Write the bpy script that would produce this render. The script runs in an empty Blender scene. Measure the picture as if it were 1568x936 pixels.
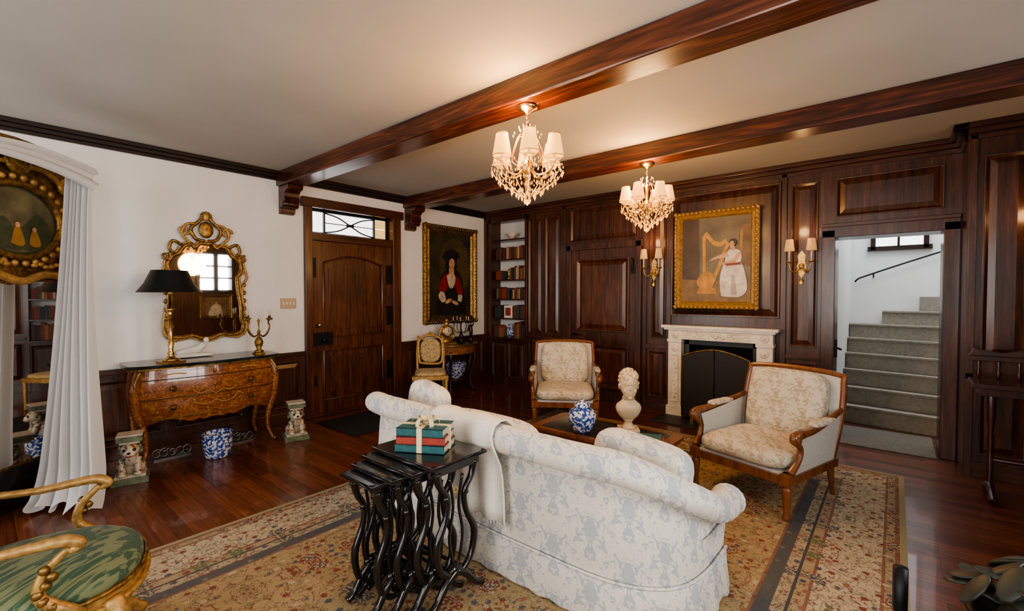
import bpy, math, random
from mathutils import Vector, Matrix
random.seed(7)
pi=math.pi
SC=bpy.context.scene
# ---------------------------------------------------------------- materials
def newmat(name):
    m=bpy.data.materials.new(name);m.use_nodes=True
    nt=m.node_tree;b=nt.nodes['Principled BSDF']
    return m,nt,b
def L(nt,a,b): nt.links.new(a,b)
def math_(nt,op,a,b=None,c=None):
    n=nt.nodes.new('ShaderNodeMath');n.operation=op
    for i,x in enumerate((a,b,c)):
        if x is None: continue
        if hasattr(x,'links'): nt.links.new(x,n.inputs[i])
        else: n.inputs[i].default_value=x
    return n.outputs[0]
def ramp(nt,fac,stops,interp='LINEAR'):
    r=nt.nodes.new('ShaderNodeValToRGB');r.color_ramp.interpolation=interp
    el=r.color_ramp.elements
    while len(el)<len(stops): el.new(0.5)
    for e,(p,c) in zip(el,stops):
        e.position=p;e.color=(c[0],c[1],c[2],1)
    nt.links.new(fac,r.inputs[0]);return r.outputs[0]
K0=(0,0,0);K1=(1,1,1)
def mix(nt,fac,a,b):
    n=nt.nodes.new('ShaderNodeMix');n.data_type='RGBA'
    if hasattr(fac,'links'): nt.links.new(fac,n.inputs[0])
    else: n.inputs[0].default_value=fac
    for i,x in ((6,a),(7,b)):
        if hasattr(x,'links'): nt.links.new(x,n.inputs[i])
        else: n.inputs[i].default_value=(x[0],x[1],x[2],1)
    return n.outputs[2]
def coords(nt):
    tc=nt.nodes.new('ShaderNodeTexCoord');s=nt.nodes.new('ShaderNodeSeparateXYZ')
    nt.links.new(tc.outputs['Object'],s.inputs[0]);return tc.outputs['Object'],s.outputs[0],s.outputs[1],s.outputs[2]
def comb(nt,x,y,z=0.0):
    n=nt.nodes.new('ShaderNodeCombineXYZ')
    for i,v in enumerate((x,y,z)):
        if hasattr(v,'links'): nt.links.new(v,n.inputs[i])
        else: n.inputs[i].default_value=v
    return n.outputs[0]
def noise(nt,vec,scale,detail=2,rough=.5,dist=0):
    n=nt.nodes.new('ShaderNodeTexNoise');n.inputs['Scale'].default_value=scale;n.inputs['Detail'].default_value=detail
    n.inputs['Roughness'].default_value=rough;n.inputs['Distortion'].default_value=dist
    nt.links.new(vec,n.inputs['Vector']);return n.outputs[0]
def line(nt,n,c,w):
    return ramp(nt,math_(nt,'ABSOLUTE',math_(nt,'SUBTRACT',n,c)),[(w*.6,K1),(w,K0)])
def bump(nt,b,h,strength=.2,dist=.01):
    n=nt.nodes.new('ShaderNodeBump');n.inputs['Strength'].default_value=strength;n.inputs['Distance'].default_value=dist
    nt.links.new(h,n.inputs['Height']);nt.links.new(n.outputs[0],b.inputs['Normal'])
def pm(name,col,rough=.5,metal=0.,nz=0.,nscale=20,emit=None,es=0,coat=0,bmp=0):
    m,nt,b=newmat(name)
    b.inputs['Base Color'].default_value=(*col,1);b.inputs['Roughness'].default_value=rough;b.inputs['Metallic'].default_value=metal
    if nz:
        o,x,y,z=coords(nt);n=noise(nt,o,nscale,3)
        d=tuple(c*(1-nz) for c in col);l=tuple(min(1,c*(1+nz)) for c in col)
        L(nt,ramp(nt,n,[(.3,d),(.7,l)]),b.inputs['Base Color'])
        if bmp: bump(nt,b,n,bmp,.01)
    if emit: b.inputs['Emission Color'].default_value=(*emit,1);b.inputs['Emission Strength'].default_value=es
    if coat: b.inputs['Coat Weight'].default_value=coat;b.inputs['Coat Roughness'].default_value=.1
    return m
def wood(name,c1,c2,axis='z',rough=.32,sc=1.0,coat=.25,c3=None,fig=0):
    m,nt,b=newmat(name);o,x,y,z=coords(nt)
    k={'x':(1.2,16,16),'y':(16,1.2,16),'z':(16,16,1.2)}[axis]
    mp=nt.nodes.new('ShaderNodeMapping');mp.inputs['Scale'].default_value=tuple(v*sc for v in k);L(nt,o,mp.inputs[0])
    n1=noise(nt,mp.outputs[0],1.6,5,.62,.5);n2=noise(nt,o,1.1,2)
    w=math_(nt,'ADD',math_(nt,'MULTIPLY',n1,.8),math_(nt,'MULTIPLY',n2,.32))
    if fig:
        k2={'x':(.45,5,5),'y':(5,.45,5),'z':(5,5,.45)}[axis]
        mp2=nt.nodes.new('ShaderNodeMapping');mp2.inputs['Scale'].default_value=k2;L(nt,o,mp2.inputs[0])
        n3=noise(nt,mp2.outputs[0],1.,1,.5,.2)
        rg=math_(nt,'PINGPONG',math_(nt,'MULTIPLY',n3,16.),.5)
        w=math_(nt,'ADD',w,math_(nt,'MULTIPLY',math_(nt,'SUBTRACT',rg,.25),fig))
    st=[(.38,c1),(.60,c2)]
    if c3: st.append((.76,c3))
    L(nt,ramp(nt,w,st),b.inputs['Base Color'])
    b.inputs['Roughness'].default_value=rough;b.inputs['Coat Weight'].default_value=coat;b.inputs['Coat Roughness'].default_value=.15
    bump(nt,b,n1,.08,.005);return m
D1=(.018,.0062,.0034);D2=(.070,.0235,.0105);D3=(.135,.047,.020)
M_pan=wood('panel_wood',D1,D2,'z',c3=D3,fig=.11)
M_panx=wood('panel_wood_h',D1,D2,'x',c3=D3)
M_pany=wood('panel_wood_y',(.014,.005,.003),(.070,.022,.010),'y')
M_beam=wood('beam_wood',(.014,.0045,.003),(.075,.019,.008),'x',rough=.3,coat=.3,c3=(.17,.048,.020),fig=.28)
M_doorw=wood('door_wood',(.018,.006,.003),(.088,.027,.011),'z',c3=(.17,.055,.021),fig=.16)
M_dark=wood('dark_trim',(.006,.004,.003),(.022,.010,.007),'y')
M_chairw=wood('walnut',(.07,.022,.008),(.20,.07,.024),'z',rough=.35)
M_mahog=wood('mahogany',(.014,.005,.003),(.05,.014,.008),'z',rough=.3)
M_black=pm('black_lacquer',(.008,.007,.007),.22,0,.3,8,coat=.5)
M_wall=pm('plaster_white',(.76,.755,.745),.75,0,.03,3)
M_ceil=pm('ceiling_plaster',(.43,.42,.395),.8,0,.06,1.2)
M_gold=pm('gilt',(.50,.31,.10),.38,.85,.45,35,bmp=.35)
M_gold2=pm('gilt_dark',(.26,.155,.05),.42,.8,.6,30,bmp=.5)
M_goldm=pm('gilt_ochre',(.42,.25,.085),.45,.4,.35,40,bmp=.2)
M_brass=pm('brass',(.55,.36,.14),.25,1)
M_iron=pm('black_iron',(.012,.012,.013),.45,.5)
M_mir=pm('mirror_glass',(.82,.82,.80),.02,1)
M_marb=pm('cream_marble',(.72,.64,.51),.3,0,.15,9)
M_bustm=pm('bust_stone',(.60,.45,.29),.4,0,.2,7)
M_dmarb=pm('dark_marble',(.02,.024,.024),.12,0,.6,12)
M_cream=pm('ceramic_cream',(.58,.52,.42),.3,0,.2,30)
M_gglz=pm('green_glaze',(.14,.17,.11),.25,0,.35,25)
M_hearth=pm('hearth_slate',(.025,.025,.025),.5,0,.3,10)
M_soot=pm('soot',(.02,.018,.017),.8,0,.4,8)
M_thr=pm('cream_throw',(.78,.74,.66),.85,0,.05,60,bmp=.2)
M_ribbon=pm('ribbon',(.72,.60,.38),.5)
M_teal=pm('teal_cloth',(.02,.10,.11),.6,0,.2,40)
M_redb=pm('red_cloth',(.30,.04,.025),.6,0,.2,40)
M_paper=pm('page_edges',(.55,.45,.3),.8)
M_stairc=pm('stair_stone',(.31,.285,.235),.85,0,.15,25)
M_hall=pm('hall_plaster',(.76,.77,.77),.8,0,.03,2)
M_brown=pm('brown_leather',(.10,.035,.015),.5,0,.3,10)
M_white=pm('white_card',(.75,.75,.72),.6)
M_leaf=pm('dark_leaf',(.03,.033,.025),.5,0,.4,20)
M_pew=pm('pewter',(.2,.2,.2),.3,.9)
def m_bw():
    m,nt,b=newmat('blue_white_porcelain');o,x,y,z=coords(nt)
    n=noise(nt,o,42,2)
    f=ramp(nt,n,[(.46,K0),(.51,K1)])
    L(nt,mix(nt,f,(.62,.65,.70),(.03,.07,.30)),b.inputs['Base Color']);b.inputs['Roughness'].default_value=.12;return m
M_bw=m_bw()
def m_foo():
    m,nt,b=newmat('famille_glaze');o,x,y,z=coords(nt)
    n=noise(nt,o,22,2)
    L(nt,ramp(nt,n,[(.36,(.10,.13,.09)),(.42,(.46,.40,.30)),(.60,(.52,.45,.34)),(.66,(.26,.08,.05))]),b.inputs['Base Color']);b.inputs['Roughness'].default_value=.25;return m
M_foo=m_foo()
def damask(name,base,fig,pu,pv,sc,lo=.50,hi=.53,rough=.78,third=None,ky=.9):
    m,nt,b=newmat(name);o,x,y,z=coords(nt)
    u=math_(nt,'ADD',x,math_(nt,'MULTIPLY',y,ky));v=math_(nt,'ADD',z,math_(nt,'MULTIPLY',y,.5))
    col=math_(nt,'FLOOR',math_(nt,'DIVIDE',math_(nt,'ADD',u,pu),pu*2))
    v=math_(nt,'ADD',v,math_(nt,'MULTIPLY',col,pv))
    a=math_(nt,'PINGPONG',u,pu);fr=math_(nt,'MODULO',math_(nt,'ADD',v,20.),pv*2)
    n=noise(nt,comb(nt,a,fr,.3),sc,2.5,.55,.9)
    du=math_(nt,'DIVIDE',a,pu);dv=math_(nt,'ABSOLUTE',math_(nt,'SUBTRACT',math_(nt,'DIVIDE',fr,pv),1.))
    ang=math_(nt,'ARCTAN2',a,math_(nt,'SUBTRACT',fr,pv*.85))
    lob=math_(nt,'COSINE',math_(nt,'MULTIPLY',ang,9.))
    r=math_(nt,'SQRT',math_(nt,'ADD',math_(nt,'MULTIPLY',du,du),math_(nt,'MULTIPLY',dv,dv)))
    w=math_(nt,'SUBTRACT',n,math_(nt,'MULTIPLY',math_(nt,'SUBTRACT',r,.62),.14))
    w=math_(nt,'ADD',w,math_(nt,'MULTIPLY',lob,.035))
    f=ramp(nt,w,[(lo,K0),(hi,K1)])
    vein=line(nt,noise(nt,comb(nt,a,fr,5.),sc*1.8,1,.5,.5),.5,.022)
    c=mix(nt,f,base,fig)
    c=mix(nt,math_(nt,'MULTIPLY',vein,.5),c,third or fig)
    L(nt,c,b.inputs['Base Color']);b.inputs['Roughness'].default_value=rough
    b.inputs['Sheen Weight'].default_value=.1
    bump(nt,b,noise(nt,o,250,1),.15,.002);return m
M_dam=damask('sofa_damask',(.73,.69,.61),(.455,.47,.495),.11,.155,19)
M_arm=damask('armchair_brocade',(.60,.54,.43),(.43,.35,.24),.10,.13,26,third=(.28,.24,.17))
M_armL=pm('armchair_ticking',(.52,.50,.46),.8,0,.12,90)
M_green=damask('green_damask',(.035,.085,.05),(.17,.20,.10),.12,.14,15)
M_cgold=damask('gold_silk',(.50,.38,.20),(.30,.20,.08),.05,.06,40)
def m_marq():
    m,nt,b=newmat('marquetry');o,x,y,z=coords(nt)
    ax=math_(nt,'ABSOLUTE',x)
    n=noise(nt,comb(nt,ax,math_(nt,'MULTIPLY',y,.4),z),19,3,.5,.5)
    f=line(nt,n,.5,.024)
    n2=noise(nt,comb(nt,ax,0.,z),30,2);f2=ramp(nt,n2,[(.60,K0),(.62,K1)])
    g=math_(nt,'MULTIPLY',math_(nt,'MAXIMUM',f,f2),.55)
    mp=nt.nodes.new('ShaderNodeMapping');mp.inputs['Scale'].default_value=(5,5,40);L(nt,o,mp.inputs[0])
    w=ramp(nt,noise(nt,mp.outputs[0],1.5,3),[(.3,(.13,.036,.009)),(.7,(.27,.083,.019))])
    L(nt,mix(nt,g,w,(.46,.23,.06)),b.inputs['Base Color']);b.inputs['Roughness'].default_value=.25;b.inputs['Coat Weight'].default_value=.5;return m
M_marq=m_marq()
def m_floor():
    m,nt,b=newmat('floor_boards');o,x,y,z=coords(nt)
    br=nt.nodes.new('ShaderNodeTexBrick');br.offset=.37;br.inputs['Scale'].default_value=1;br.inputs['Brick Width'].default_value=1.5
    br.inputs['Row Height'].default_value=.085;br.inputs['Mortar Size'].default_value=.0012;br.inputs['Mortar'].default_value=(.006,.003,.002,1)
    br.inputs['Color1'].default_value=(.095,.026,.011,1);br.inputs['Color2'].default_value=(.20,.062,.026,1);L(nt,o,br.inputs['Vector'])
    mp=nt.nodes.new('ShaderNodeMapping');mp.inputs['Scale'].default_value=(1.5,26,1);L(nt,o,mp.inputs[0])
    n=noise(nt,mp.outputs[0],2,5,.6)
    g=ramp(nt,n,[(.3,(.5,.5,.5)),(.7,(1.3,1.3,1.3))])
    mm=nt.nodes.new('ShaderNodeMix');mm.data_type='RGBA';mm.blend_type='MULTIPLY';mm.inputs[0].default_value=1
    L(nt,br.outputs[0],mm.inputs[6]);L(nt,g,mm.inputs[7]);L(nt,mm.outputs[2],b.inputs['Base Color'])
    b.inputs['Roughness'].default_value=.28;b.inputs['Coat Weight'].default_value=.3;bump(nt,b,n,.06,.003);return m
M_floor=m_floor()
RX0,RX1,RY0,RY1=2.25,5.85,-.9,5.2
def m_rug():
    m,nt,b=newmat('persian_rug');o,x,y,z=coords(nt)
    hx=(RX1-RX0)/2;hy=(RY1-RY0)/2
    ax=math_(nt,'ABSOLUTE',x);ay=math_(nt,'ABSOLUTE',y)
    d=math_(nt,'MINIMUM',math_(nt,'SUBTRACT',hx,ax),math_(nt,'SUBTRACT',hy,ay))
    TAN=(.36,.27,.16);CR=(.47,.39,.27);GO=(.36,.25,.12);RD=(.22,.085,.055)
    base=ramp(nt,d,[(0,(.30,.26,.15)),(.035,RD),(.055,TAN),(.10,RD),(.115,CR),(.40,RD),(.415,TAN),(.47,(.035,.045,.055)),(.485,(.38,.31,.20)),(.545,(.045,.06,.075)),(.615,RD),(.63,GO)],'CONSTANT')
    jx=noise(nt,o,30,1);jj=math_(nt,'MULTIPLY',math_(nt,'SUBTRACT',jx,.5),.015)
    u=math_(nt,'ADD',math_(nt,'PINGPONG',x,.45),jj);v=math_(nt,'ADD',math_(nt,'PINGPONG',y,.61),jj)
    uv=comb(nt,u,v,0.)
    def flowers(scale,seed):
        vo=nt.nodes.new('ShaderNodeTexVoronoi');vo.inputs['Scale'].default_value=scale;vo.inputs['Randomness'].default_value=.75
        L(nt,comb(nt,math_(nt,'ADD',u,seed),v,0.),vo.inputs['Vector'])
        s=nt.nodes.new('ShaderNodeSeparateColor');L(nt,vo.outputs['Color'],s.inputs[0])
        wob=math_(nt,'MULTIPLY',math_(nt,'SUBTRACT',noise(nt,uv,scale*7,1),.5),.5)
        return math_(nt,'ADD',vo.outputs['Distance'],wob),s.outputs[0],s.outputs[1]
    vine=line(nt,noise(nt,uv,11,2,.5,1.4),.5,.022)
    vine2=line(nt,noise(nt,comb(nt,u,v,4.),24,1,.5,1.0),.47,.035)
    c=mix(nt,math_(nt,'MULTIPLY',vine2,.7),base,(.13,.115,.07))
    c=mix(nt,math_(nt,'MULTIPLY',vine,.9),c,(.15,.05,.035))
    d2,r2,g2=flowers(19,3.3)
    col2=ramp(nt,r2,[(0,(.17,.03,.02)),(.3,(.05,.06,.09)),(.5,(.42,.34,.22)),(.7,(.12,.12,.05)),(.85,(.26,.10,.06))],'CONSTANT')
    c=mix(nt,ramp(nt,d2,[(.30,K1),(.36,K0)]),c,col2)
    d1,r1,g1=flowers(6.2,0.)
    on=math_(nt,'GREATER_THAN',g1,.25)
    for t0,colr in ((.36,None),(.26,(.42,.32,.19)),(.19,(.05,.055,.07)),(.12,(.20,.035,.025)),(.06,(.45,.36,.22))):
        ring=ramp(nt,d1,[(t0-.02,K1),(t0+.01,K0)])
        cc=colr or ramp(nt,r1,[(0,(.18,.025,.02)),(.45,(.045,.055,.07)),(.65,(.20,.045,.03)),(.85,(.11,.12,.05))],'CONSTANT')
        c=mix(nt,math_(nt,'MULTIPLY',ring,on),c,cc)
    keep=ramp(nt,d,[(.0,K1),(.035,K0),(.47,K1),(.485,K0),(.545,(.7,.7,.7)),(.615,K0)],'CONSTANT')
    c=mix(nt,keep,c,base)
    c=mix(nt,math_(nt,'MULTIPLY',noise(nt,o,2.0,2),.22),c,(.34,.25,.14))
    L(nt,c,b.inputs['Base Color']);b.inputs['Roughness'].default_value=.95
    bump(nt,b,noise(nt,o,300,1),.3,.003);return m
M_rug=m_rug()
def m_trans(name,col,t=.5,emit=None,es=0):
    m,nt,b=newmat(name);out=nt.nodes['Material Output']
    b.inputs['Base Color'].default_value=(*col,1);b.inputs['Roughness'].default_value=.8
    if emit: b.inputs['Emission Color'].default_value=(*emit,1);b.inputs['Emission Strength'].default_value=es
    tr=nt.nodes.new('ShaderNodeBsdfTranslucent');tr.inputs[0].default_value=(*col,1)
    mx=nt.nodes.new('ShaderNodeMixShader');mx.inputs[0].default_value=t
    L(nt,b.outputs[0],mx.inputs[1]);L(nt,tr.outputs[0],mx.inputs[2]);L(nt,mx.outputs[0],out.inputs[0]);return m
M_curt=m_trans('sheer_curtain',(.70,.70,.70),.3)
M_shade=m_trans('lit_shade',(.75,.46,.15),.2,(1,.60,.15),1.35)
M_shade2=m_trans('sconce_shade',(.66,.47,.25),.25,(1,.58,.20),.22)
M_bulb=pm('bulb_glow',(1,.8,.5),.3,0,emit=(1,.58,.16),es=6)
M_cry=pm('crystal_drop',(.70,.44,.15),.08,.35,emit=(1,.52,.10),es=.5)  # amber glow of the lit crystals put in as faint emission
M_glass=pm('window_light_glass',(.9,.95,1),.1,0,emit=(.97,.99,1),es=2.2)
M_amber=pm('leaded_glass_gold',(.8,.62,.25),.2,0,emit=(.9,.62,.2),es=.8)
# ---------------------------------------------------------------- mesh builder
def T(x=0,y=0,z=0): return Matrix.Translation((x,y,z))
def RZ(a): return Matrix.Rotation(math.radians(a),4,'Z')
def RX(a): return Matrix.Rotation(math.radians(a),4,'X')
def RY(a): return Matrix.Rotation(math.radians(a),4,'Y')
def sp(v,e): return math.copysign(abs(v)**e,v)
def catmull(pts,k=6):
    P=[Vector(p) for p in pts];out=[]
    for i in range(len(P)-1):
        p0=P[max(i-1,0)];p1=P[i];p2=P[i+1];p3=P[min(i+2,len(P)-1)]
        for j in range(k):
            t=j/k
            out.append(.5*((2*p1)+(-p0+p2)*t+(2*p0-5*p1+4*p2-p3)*t*t+(-p0+3*p1-3*p2+p3)*t**3))
    out.append(P[-1]);return out
class MB:
    def __init__(s,name,M=None): s.name=name;s.v=[];s.f=[];s.mi=[];s.sm=[];s.mats=[];s.M=M or Matrix()
    def add(s,vs,fs,mat,smooth=False,M=None):
        if mat not in s.mats: s.mats.append(mat)
        i=s.mats.index(mat);o=len(s.v)
        for v in vs:
            v=Vector(v)
            if M: v=M@v
            s.v.append(v)
        for f in fs: s.f.append([o+k for k in f]);s.mi.append(i);s.sm.append(smooth)
    def box(s,a,b,mat,M=None,tp=1.0):
        x0,y0,z0=a;x1,y1,z1=b;cx=(x0+x1)/2;cy=(y0+y1)/2
        vs=[(x0,y0,z0),(x1,y0,z0),(x1,y1,z0),(x0,y1,z0)]+[(cx+(x-cx)*tp,cy+(y-cy)*tp,z1) for x,y in ((x0,y0),(x1,y0),(x1,y1),(x0,y1))]
        s.add(vs,[(3,2,1,0),(4,5,6,7),(0,1,5,4),(1,2,6,5),(2,3,7,6),(3,0,4,7)],mat,False,M)
    def lathe(s,prof,mat,c=(0,0,0),n=20,M=None,sx=1,sy=1,smooth=True,rot=0):
        vs=[];fs=[]
        for r,z in prof:
            for i in range(n):
                a=2*pi*i/n+rot;vs.append((c[0]+r*sx*math.cos(a),c[1]+r*sy*math.sin(a),c[2]+z))
        k=len(prof)
        for j in range(k-1):
            for i in range(n):
                i2=(i+1)%n;fs.append((j*n+i,j*n+i2,(j+1)*n+i2,(j+1)*n+i))
        if prof[0][0]>1e-4: fs.append(tuple(reversed(range(n))))
        if prof[-1][0]>1e-4: fs.append(tuple((k-1)*n+i for i in range(n)))
        s.add(vs,fs,mat,smooth,M)
    def tube(s,pts,r,mat,n=8,M=None,smooth_path=0,flat=1.0,closed=False):
        if smooth_path:
            rr=r
            q=catmull(pts,smooth_path)
            if isinstance(r,(list,tuple)):
                rr=[]
                for i in range(len(pts)-1):
                    for j in range(smooth_path): rr.append(r[i]+(r[i+1]-r[i])*j/smooth_path)
                rr.append(r[-1])
            pts=q;r=rr
        P=[Vector(p) for p in pts];m=len(P)
        R=r if isinstance(r,(list,tuple)) else [r]*m
        vs=[];fs=[];nrm=None
        for i in range(m):
            if closed: t=(P[(i+1)%m]-P[i-1])
            else: t=(P[min(i+1,m-1)]-P[max(i-1,0)])
            if t.length<1e-9: t=Vector((0,0,1))
            t.normalize()
            if nrm is None:
                nrm=t.cross(Vector((0,0,1)))
                if nrm.length<.05: nrm=t.cross(Vector((0,1,0)))
                nrm.normalize()
            else:
                nrm=nrm-t*nrm.dot(t)
                if nrm.length<1e-6: nrm=t.orthogonal()
                nrm.normalize()
            b=t.cross(nrm)
            for j in range(n):
                a=2*pi*j/n;vs.append(P[i]+nrm*math.cos(a)*R[i]*flat+b*math.sin(a)*R[i])
        mm=m if closed else m-1
        for i in range(mm):
            i2=(i+1)%m
            for j in range(n):
                j2=(j+1)%n;fs.append((i*n+j,i*n+j2,i2*n+j2,i2*n+j))
        if not closed: fs.append(tuple(reversed(range(n))));fs.append(tuple((m-1)*n+j for j in range(n)))
        s.add(vs,fs,mat,True,M)
    def ell(s,c,r,mat,M=None,e1=1,e2=1,n=20,k=12):
        vs=[];fs=[]
        for j in range(k+1):
            p=-pi/2+pi*j/k;cp=sp(math.cos(p),e2) if abs(math.cos(p))>1e-6 else 0;z=sp(math.sin(p),e2)
            for i in range(n):
                a=2*pi*i/n;vs.append((c[0]+r[0]*cp*sp(math.cos(a),e1),c[1]+r[1]*cp*sp(math.sin(a),e1),c[2]+r[2]*z))
        for j in range(k):
            for i in range(n):
                i2=(i+1)%n;fs.append((j*n+i,j*n+i2,(j+1)*n+i2,(j+1)*n+i))
        s.add(vs,fs,mat,True,M)
    def cush(s,c,r,mat,M=None,e1=.35,e2=.65,n=40,k=14): s.ell(c,r,mat,M,e1,e2,n,k)
    def prism(s,poly,d0,d1,mat,M=None,smooth=False):
        n=len(poly);vs=[(x,d0,z) for x,z in poly]+[(x,d1,z) for x,z in poly]
        fs=[tuple(range(n)),tuple(reversed(range(n,2*n)))]+[(i,n+i,n+(i+1)%n,(i+1)%n) for i in range(n)]
        s.add(vs,fs,mat,smooth,M)
    def slab(s,poly,z0,z1,mat,M=None):
        n=len(poly);vs=[(x,y,z0) for x,y in poly]+[(x,y,z1) for x,y in poly]
        fs=[tuple(reversed(range(n))),tuple(range(n,2*n))]+[(i,(i+1)%n,n+(i+1)%n,n+i) for i in range(n)]
        s.add(vs,fs,mat,False,M)
    def grid(s,rows,mat,M=None,closed=False,smooth=True):
        m=len(rows);n=len(rows[0]);vs=[p for r in rows for p in r];fs=[]
        for i in range(m-1):
            for j in range(n if closed else n-1):
                j2=(j+1)%n;fs.append((i*n+j,i*n+j2,(i+1)*n+j2,(i+1)*n+j))
        s.add(vs,fs,mat,smooth,M)
    def done(s,loc=(0,0,0),rot=0,bevel=0,solid=0,scale=1):
        me=bpy.data.meshes.new(s.name);me.from_pydata([tuple(v) for v in s.v],[],s.f)
        for m in s.mats: me.materials.append(m)
        for p,i,sm in zip(me.polygons,s.mi,s.sm): p.material_index=i;p.use_smooth=sm
        me.validate();me.update()
        o=bpy.data.objects.new(s.name,me);SC.collection.objects.link(o)
        o.location=loc;o.rotation_euler=(0,0,math.radians(rot));o.scale=(scale,)*3 if not isinstance(scale,tuple) else scale
        if solid:
            q=o.modifiers.new('s','SOLIDIFY');q.thickness=solid
        if bevel:
            q=o.modifiers.new('b','BEVEL');q.width=bevel;q.segments=2;q.limit_method='ANGLE';q.angle_limit=math.radians(40)
        return o
def spiral(cx,cz,r0,r1,turns,a0,n=20,y=0,dirn=1):
    return [(cx+(r0+(r1-r0)*i/n)*math.cos(a0+dirn*2*pi*turns*i/n),y,cz+(r0+(r1-r0)*i/n)*math.sin(a0+dirn*2*pi*turns*i/n)) for i in range(n+1)]
def e2(cx,cz,rx,rz,rot=0,n=24):
    a=math.radians(rot);o=[]
    for i in range(n):
        t=2*pi*i/n;x=rx*math.cos(t);z=rz*math.sin(t);o.append((cx+x*math.cos(a)-z*math.sin(a),cz+x*math.sin(a)+z*math.cos(a)))
    return o
def paint(mb,layers,y0=0):
    y=y0
    for poly,mat in layers:
        y-=.0012
        n=len(poly)
        if n>4 and n<24:
            cp=catmull([(x,0,z) for x,z in poly]+[(poly[0][0],0,poly[0][1])],4)[:-1];poly=[(p.x,p.z) for p in cp];n=len(poly)
        mb.add([(x,y,z) for x,z in poly],[tuple(range(n))],mat)
# ---------------------------------------------------------------- room constants
H=3.085;Y=6.09
YB=-2.6;XR=7.3
b=MB('floor');b.box((-.3,YB-.2,-.1),(XR+.2,9.6,0),M_floor);b.done()
b=MB('ceiling');b.box((-.3,YB-.2,H),(XR+.2,Y+.4,H+.1),M_ceil);b.done()
def rpanel(b,x0,x1,z0,z1,y,mat,M=None,w=.035,hgt=.022):
    O=[(x0,z0),(x1,z0),(x1,z1),(x0,z1)];I=[(x0+w,z0+w),(x1-w,z0+w),(x1-w,z1-w),(x0+w,z1-w)]
    m=[(x0+w*.35,z0+w*.35),(x1-w*.35,z0+w*.35),(x1-w*.35,z1-w*.35),(x0+w*.35,z1-w*.35)]
    vs=[(x,y,z) for x,z in O]+[(x,y-hgt,z) for x,z in O]+[(x,y-hgt,z) for x,z in m]+[(x,y-.002,z) for x,z in I]
    fs=[]
    for k in range(4):
        k2=(k+1)%4
        fs+= [(k,k2,4+k2,4+k),(4+k,4+k2,8+k2,8+k),(8+k,8+k2,12+k2,12+k)]
    b.add(vs,fs,mat,False,M)
    g=w+.03
    if x1-x0>2*g+.06 and z1-z0>2*g+.06:
        a=.045
        vs=[(x0+w,y-.002,z0+w),(x1-w,y-.002,z0+w),(x1-w,y-.002,z1-w),(x0+w,y-.002,z1-w),(x0+w+a,y-.016,z0+w+a),(x1-w-a,y-.016,z0+w+a),(x1-w-a,y-.016,z1-w-a),(x0+w+a,y-.016,z1-w-a)]
        b.add(vs,[(0,1,5,4),(1,2,6,5),(2,3,7,6),(3,0,4,7),(4,5,6,7)],mat,False,M)
ML=RZ(90)
def lw(b,y0,y1,z0,z1,x1,mat,x0=None):
    b.box((-.2 if x0 is None else x0,y0,z0),(x1,y1,z1),mat)
b=MB('wall_left')
lw(b,YB,2.78,0,H,0,M_wall);lw(b,4.14,Y+.35,0,H,0,M_wall);lw(b,2.78,4.14,2.72,H,0,M_wall)
b.done()
ZW=.88
b=MB('trim_wainscot_left')
for y0,y1,ps in ((YB,2.74,[(-2.5,-1.6),(-1.5,-.6),(-.5,.4),(.5,1.25),(1.35,2.0),(2.1,2.68)]),(4.22,Y,[(4.3,5.1),(5.2,5.98)])):
    lw(b,y0,y1,0,ZW-.03,.022,M_pan,0);lw(b,y0,y1,ZW-.05,ZW,.05,M_pany,0);lw(b,y0,y1,0,.14,.04,M_pany,0)
    for p0,p1 in ps: rpanel(b,p0,p1,.2,ZW-.11,-.022,M_pan,ML)
b.done(bevel=.004)
b=MB('trim_crown_left')
for z0,z1,x in ((H-.105,H-.07,.03),(H-.07,H-.035,.06),(H-.035,H,.09)): lw(b,YB,Y,z0,z1,x,M_dark,0)
b.done(bevel=.006)
b=MB('trim_door_left')
lw(b,2.74,2.84,0,2.80,.05,M_doorw,-.1);lw(b,4.06,4.2,0,2.80,.05,M_doorw,-.1);lw(b,2.70,4.24,2.72,2.84,.07,M_pany,-.1);lw(b,2.84,4.06,2.30,2.40,.04,M_pany,-.15)
lw(b,2.84,4.06,0,.03,.06,M_pany,-.2)
b.done(bevel=.008)
b=MB('door_1')
lw(b,2.842,4.058,.03,2.30,-.03,M_doorw,-.08)
for y0,y1,z0,z1 in ((2.842,3.0,.03,2.30),(3.90,4.058,.03,2.30),(3.0,3.9,.03,.20),(3.0,3.9,.86,1.04)): lw(b,y0,y1,z0,z1,-.005,M_doorw,-.03)
n=16;arc=[(3.0+.9*i/n,2.02+.10*math.sin(pi*i/n)) for i in range(n+1)]
b.prism([(3.0,2.30)]+[(a,c) for a,c in arc]+[(3.9,2.30)],.005,.03,M_doorw,ML)
b.tube([(-.006,a,c) for a,c in arc],.014,M_doorw,6)
for y in (3.0,3.9): b.tube([(-.006,y,1.04),(-.006,y,2.02)],.014,M_doorw,6);b.tube([(-.006,y,.2),(-.006,y,.86)],.014,M_doorw,6)
for z in (.2,.86,1.04): b.tube([(-.006,3.0,z),(-.006,3.9,z)],.014,M_doorw,6)
b.prism([(3.09,1.13),(3.81,1.13)]+[(3.81-.72*i/n,1.95+.08*math.sin(pi*i/n)) for i in range(n+1)],.018,.03,M_doorw,ML)
b.box((-.03,3.09,.29),(-.018,3.81,.77),M_doorw)
for y in (3.33,3.57): b.box((-.0185,y-.003,1.13),(-.0165,y+.003,1.99),M_dark);b.box((-.0185,y-.003,.29),(-.0165,y+.003,.77),M_dark)
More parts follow.
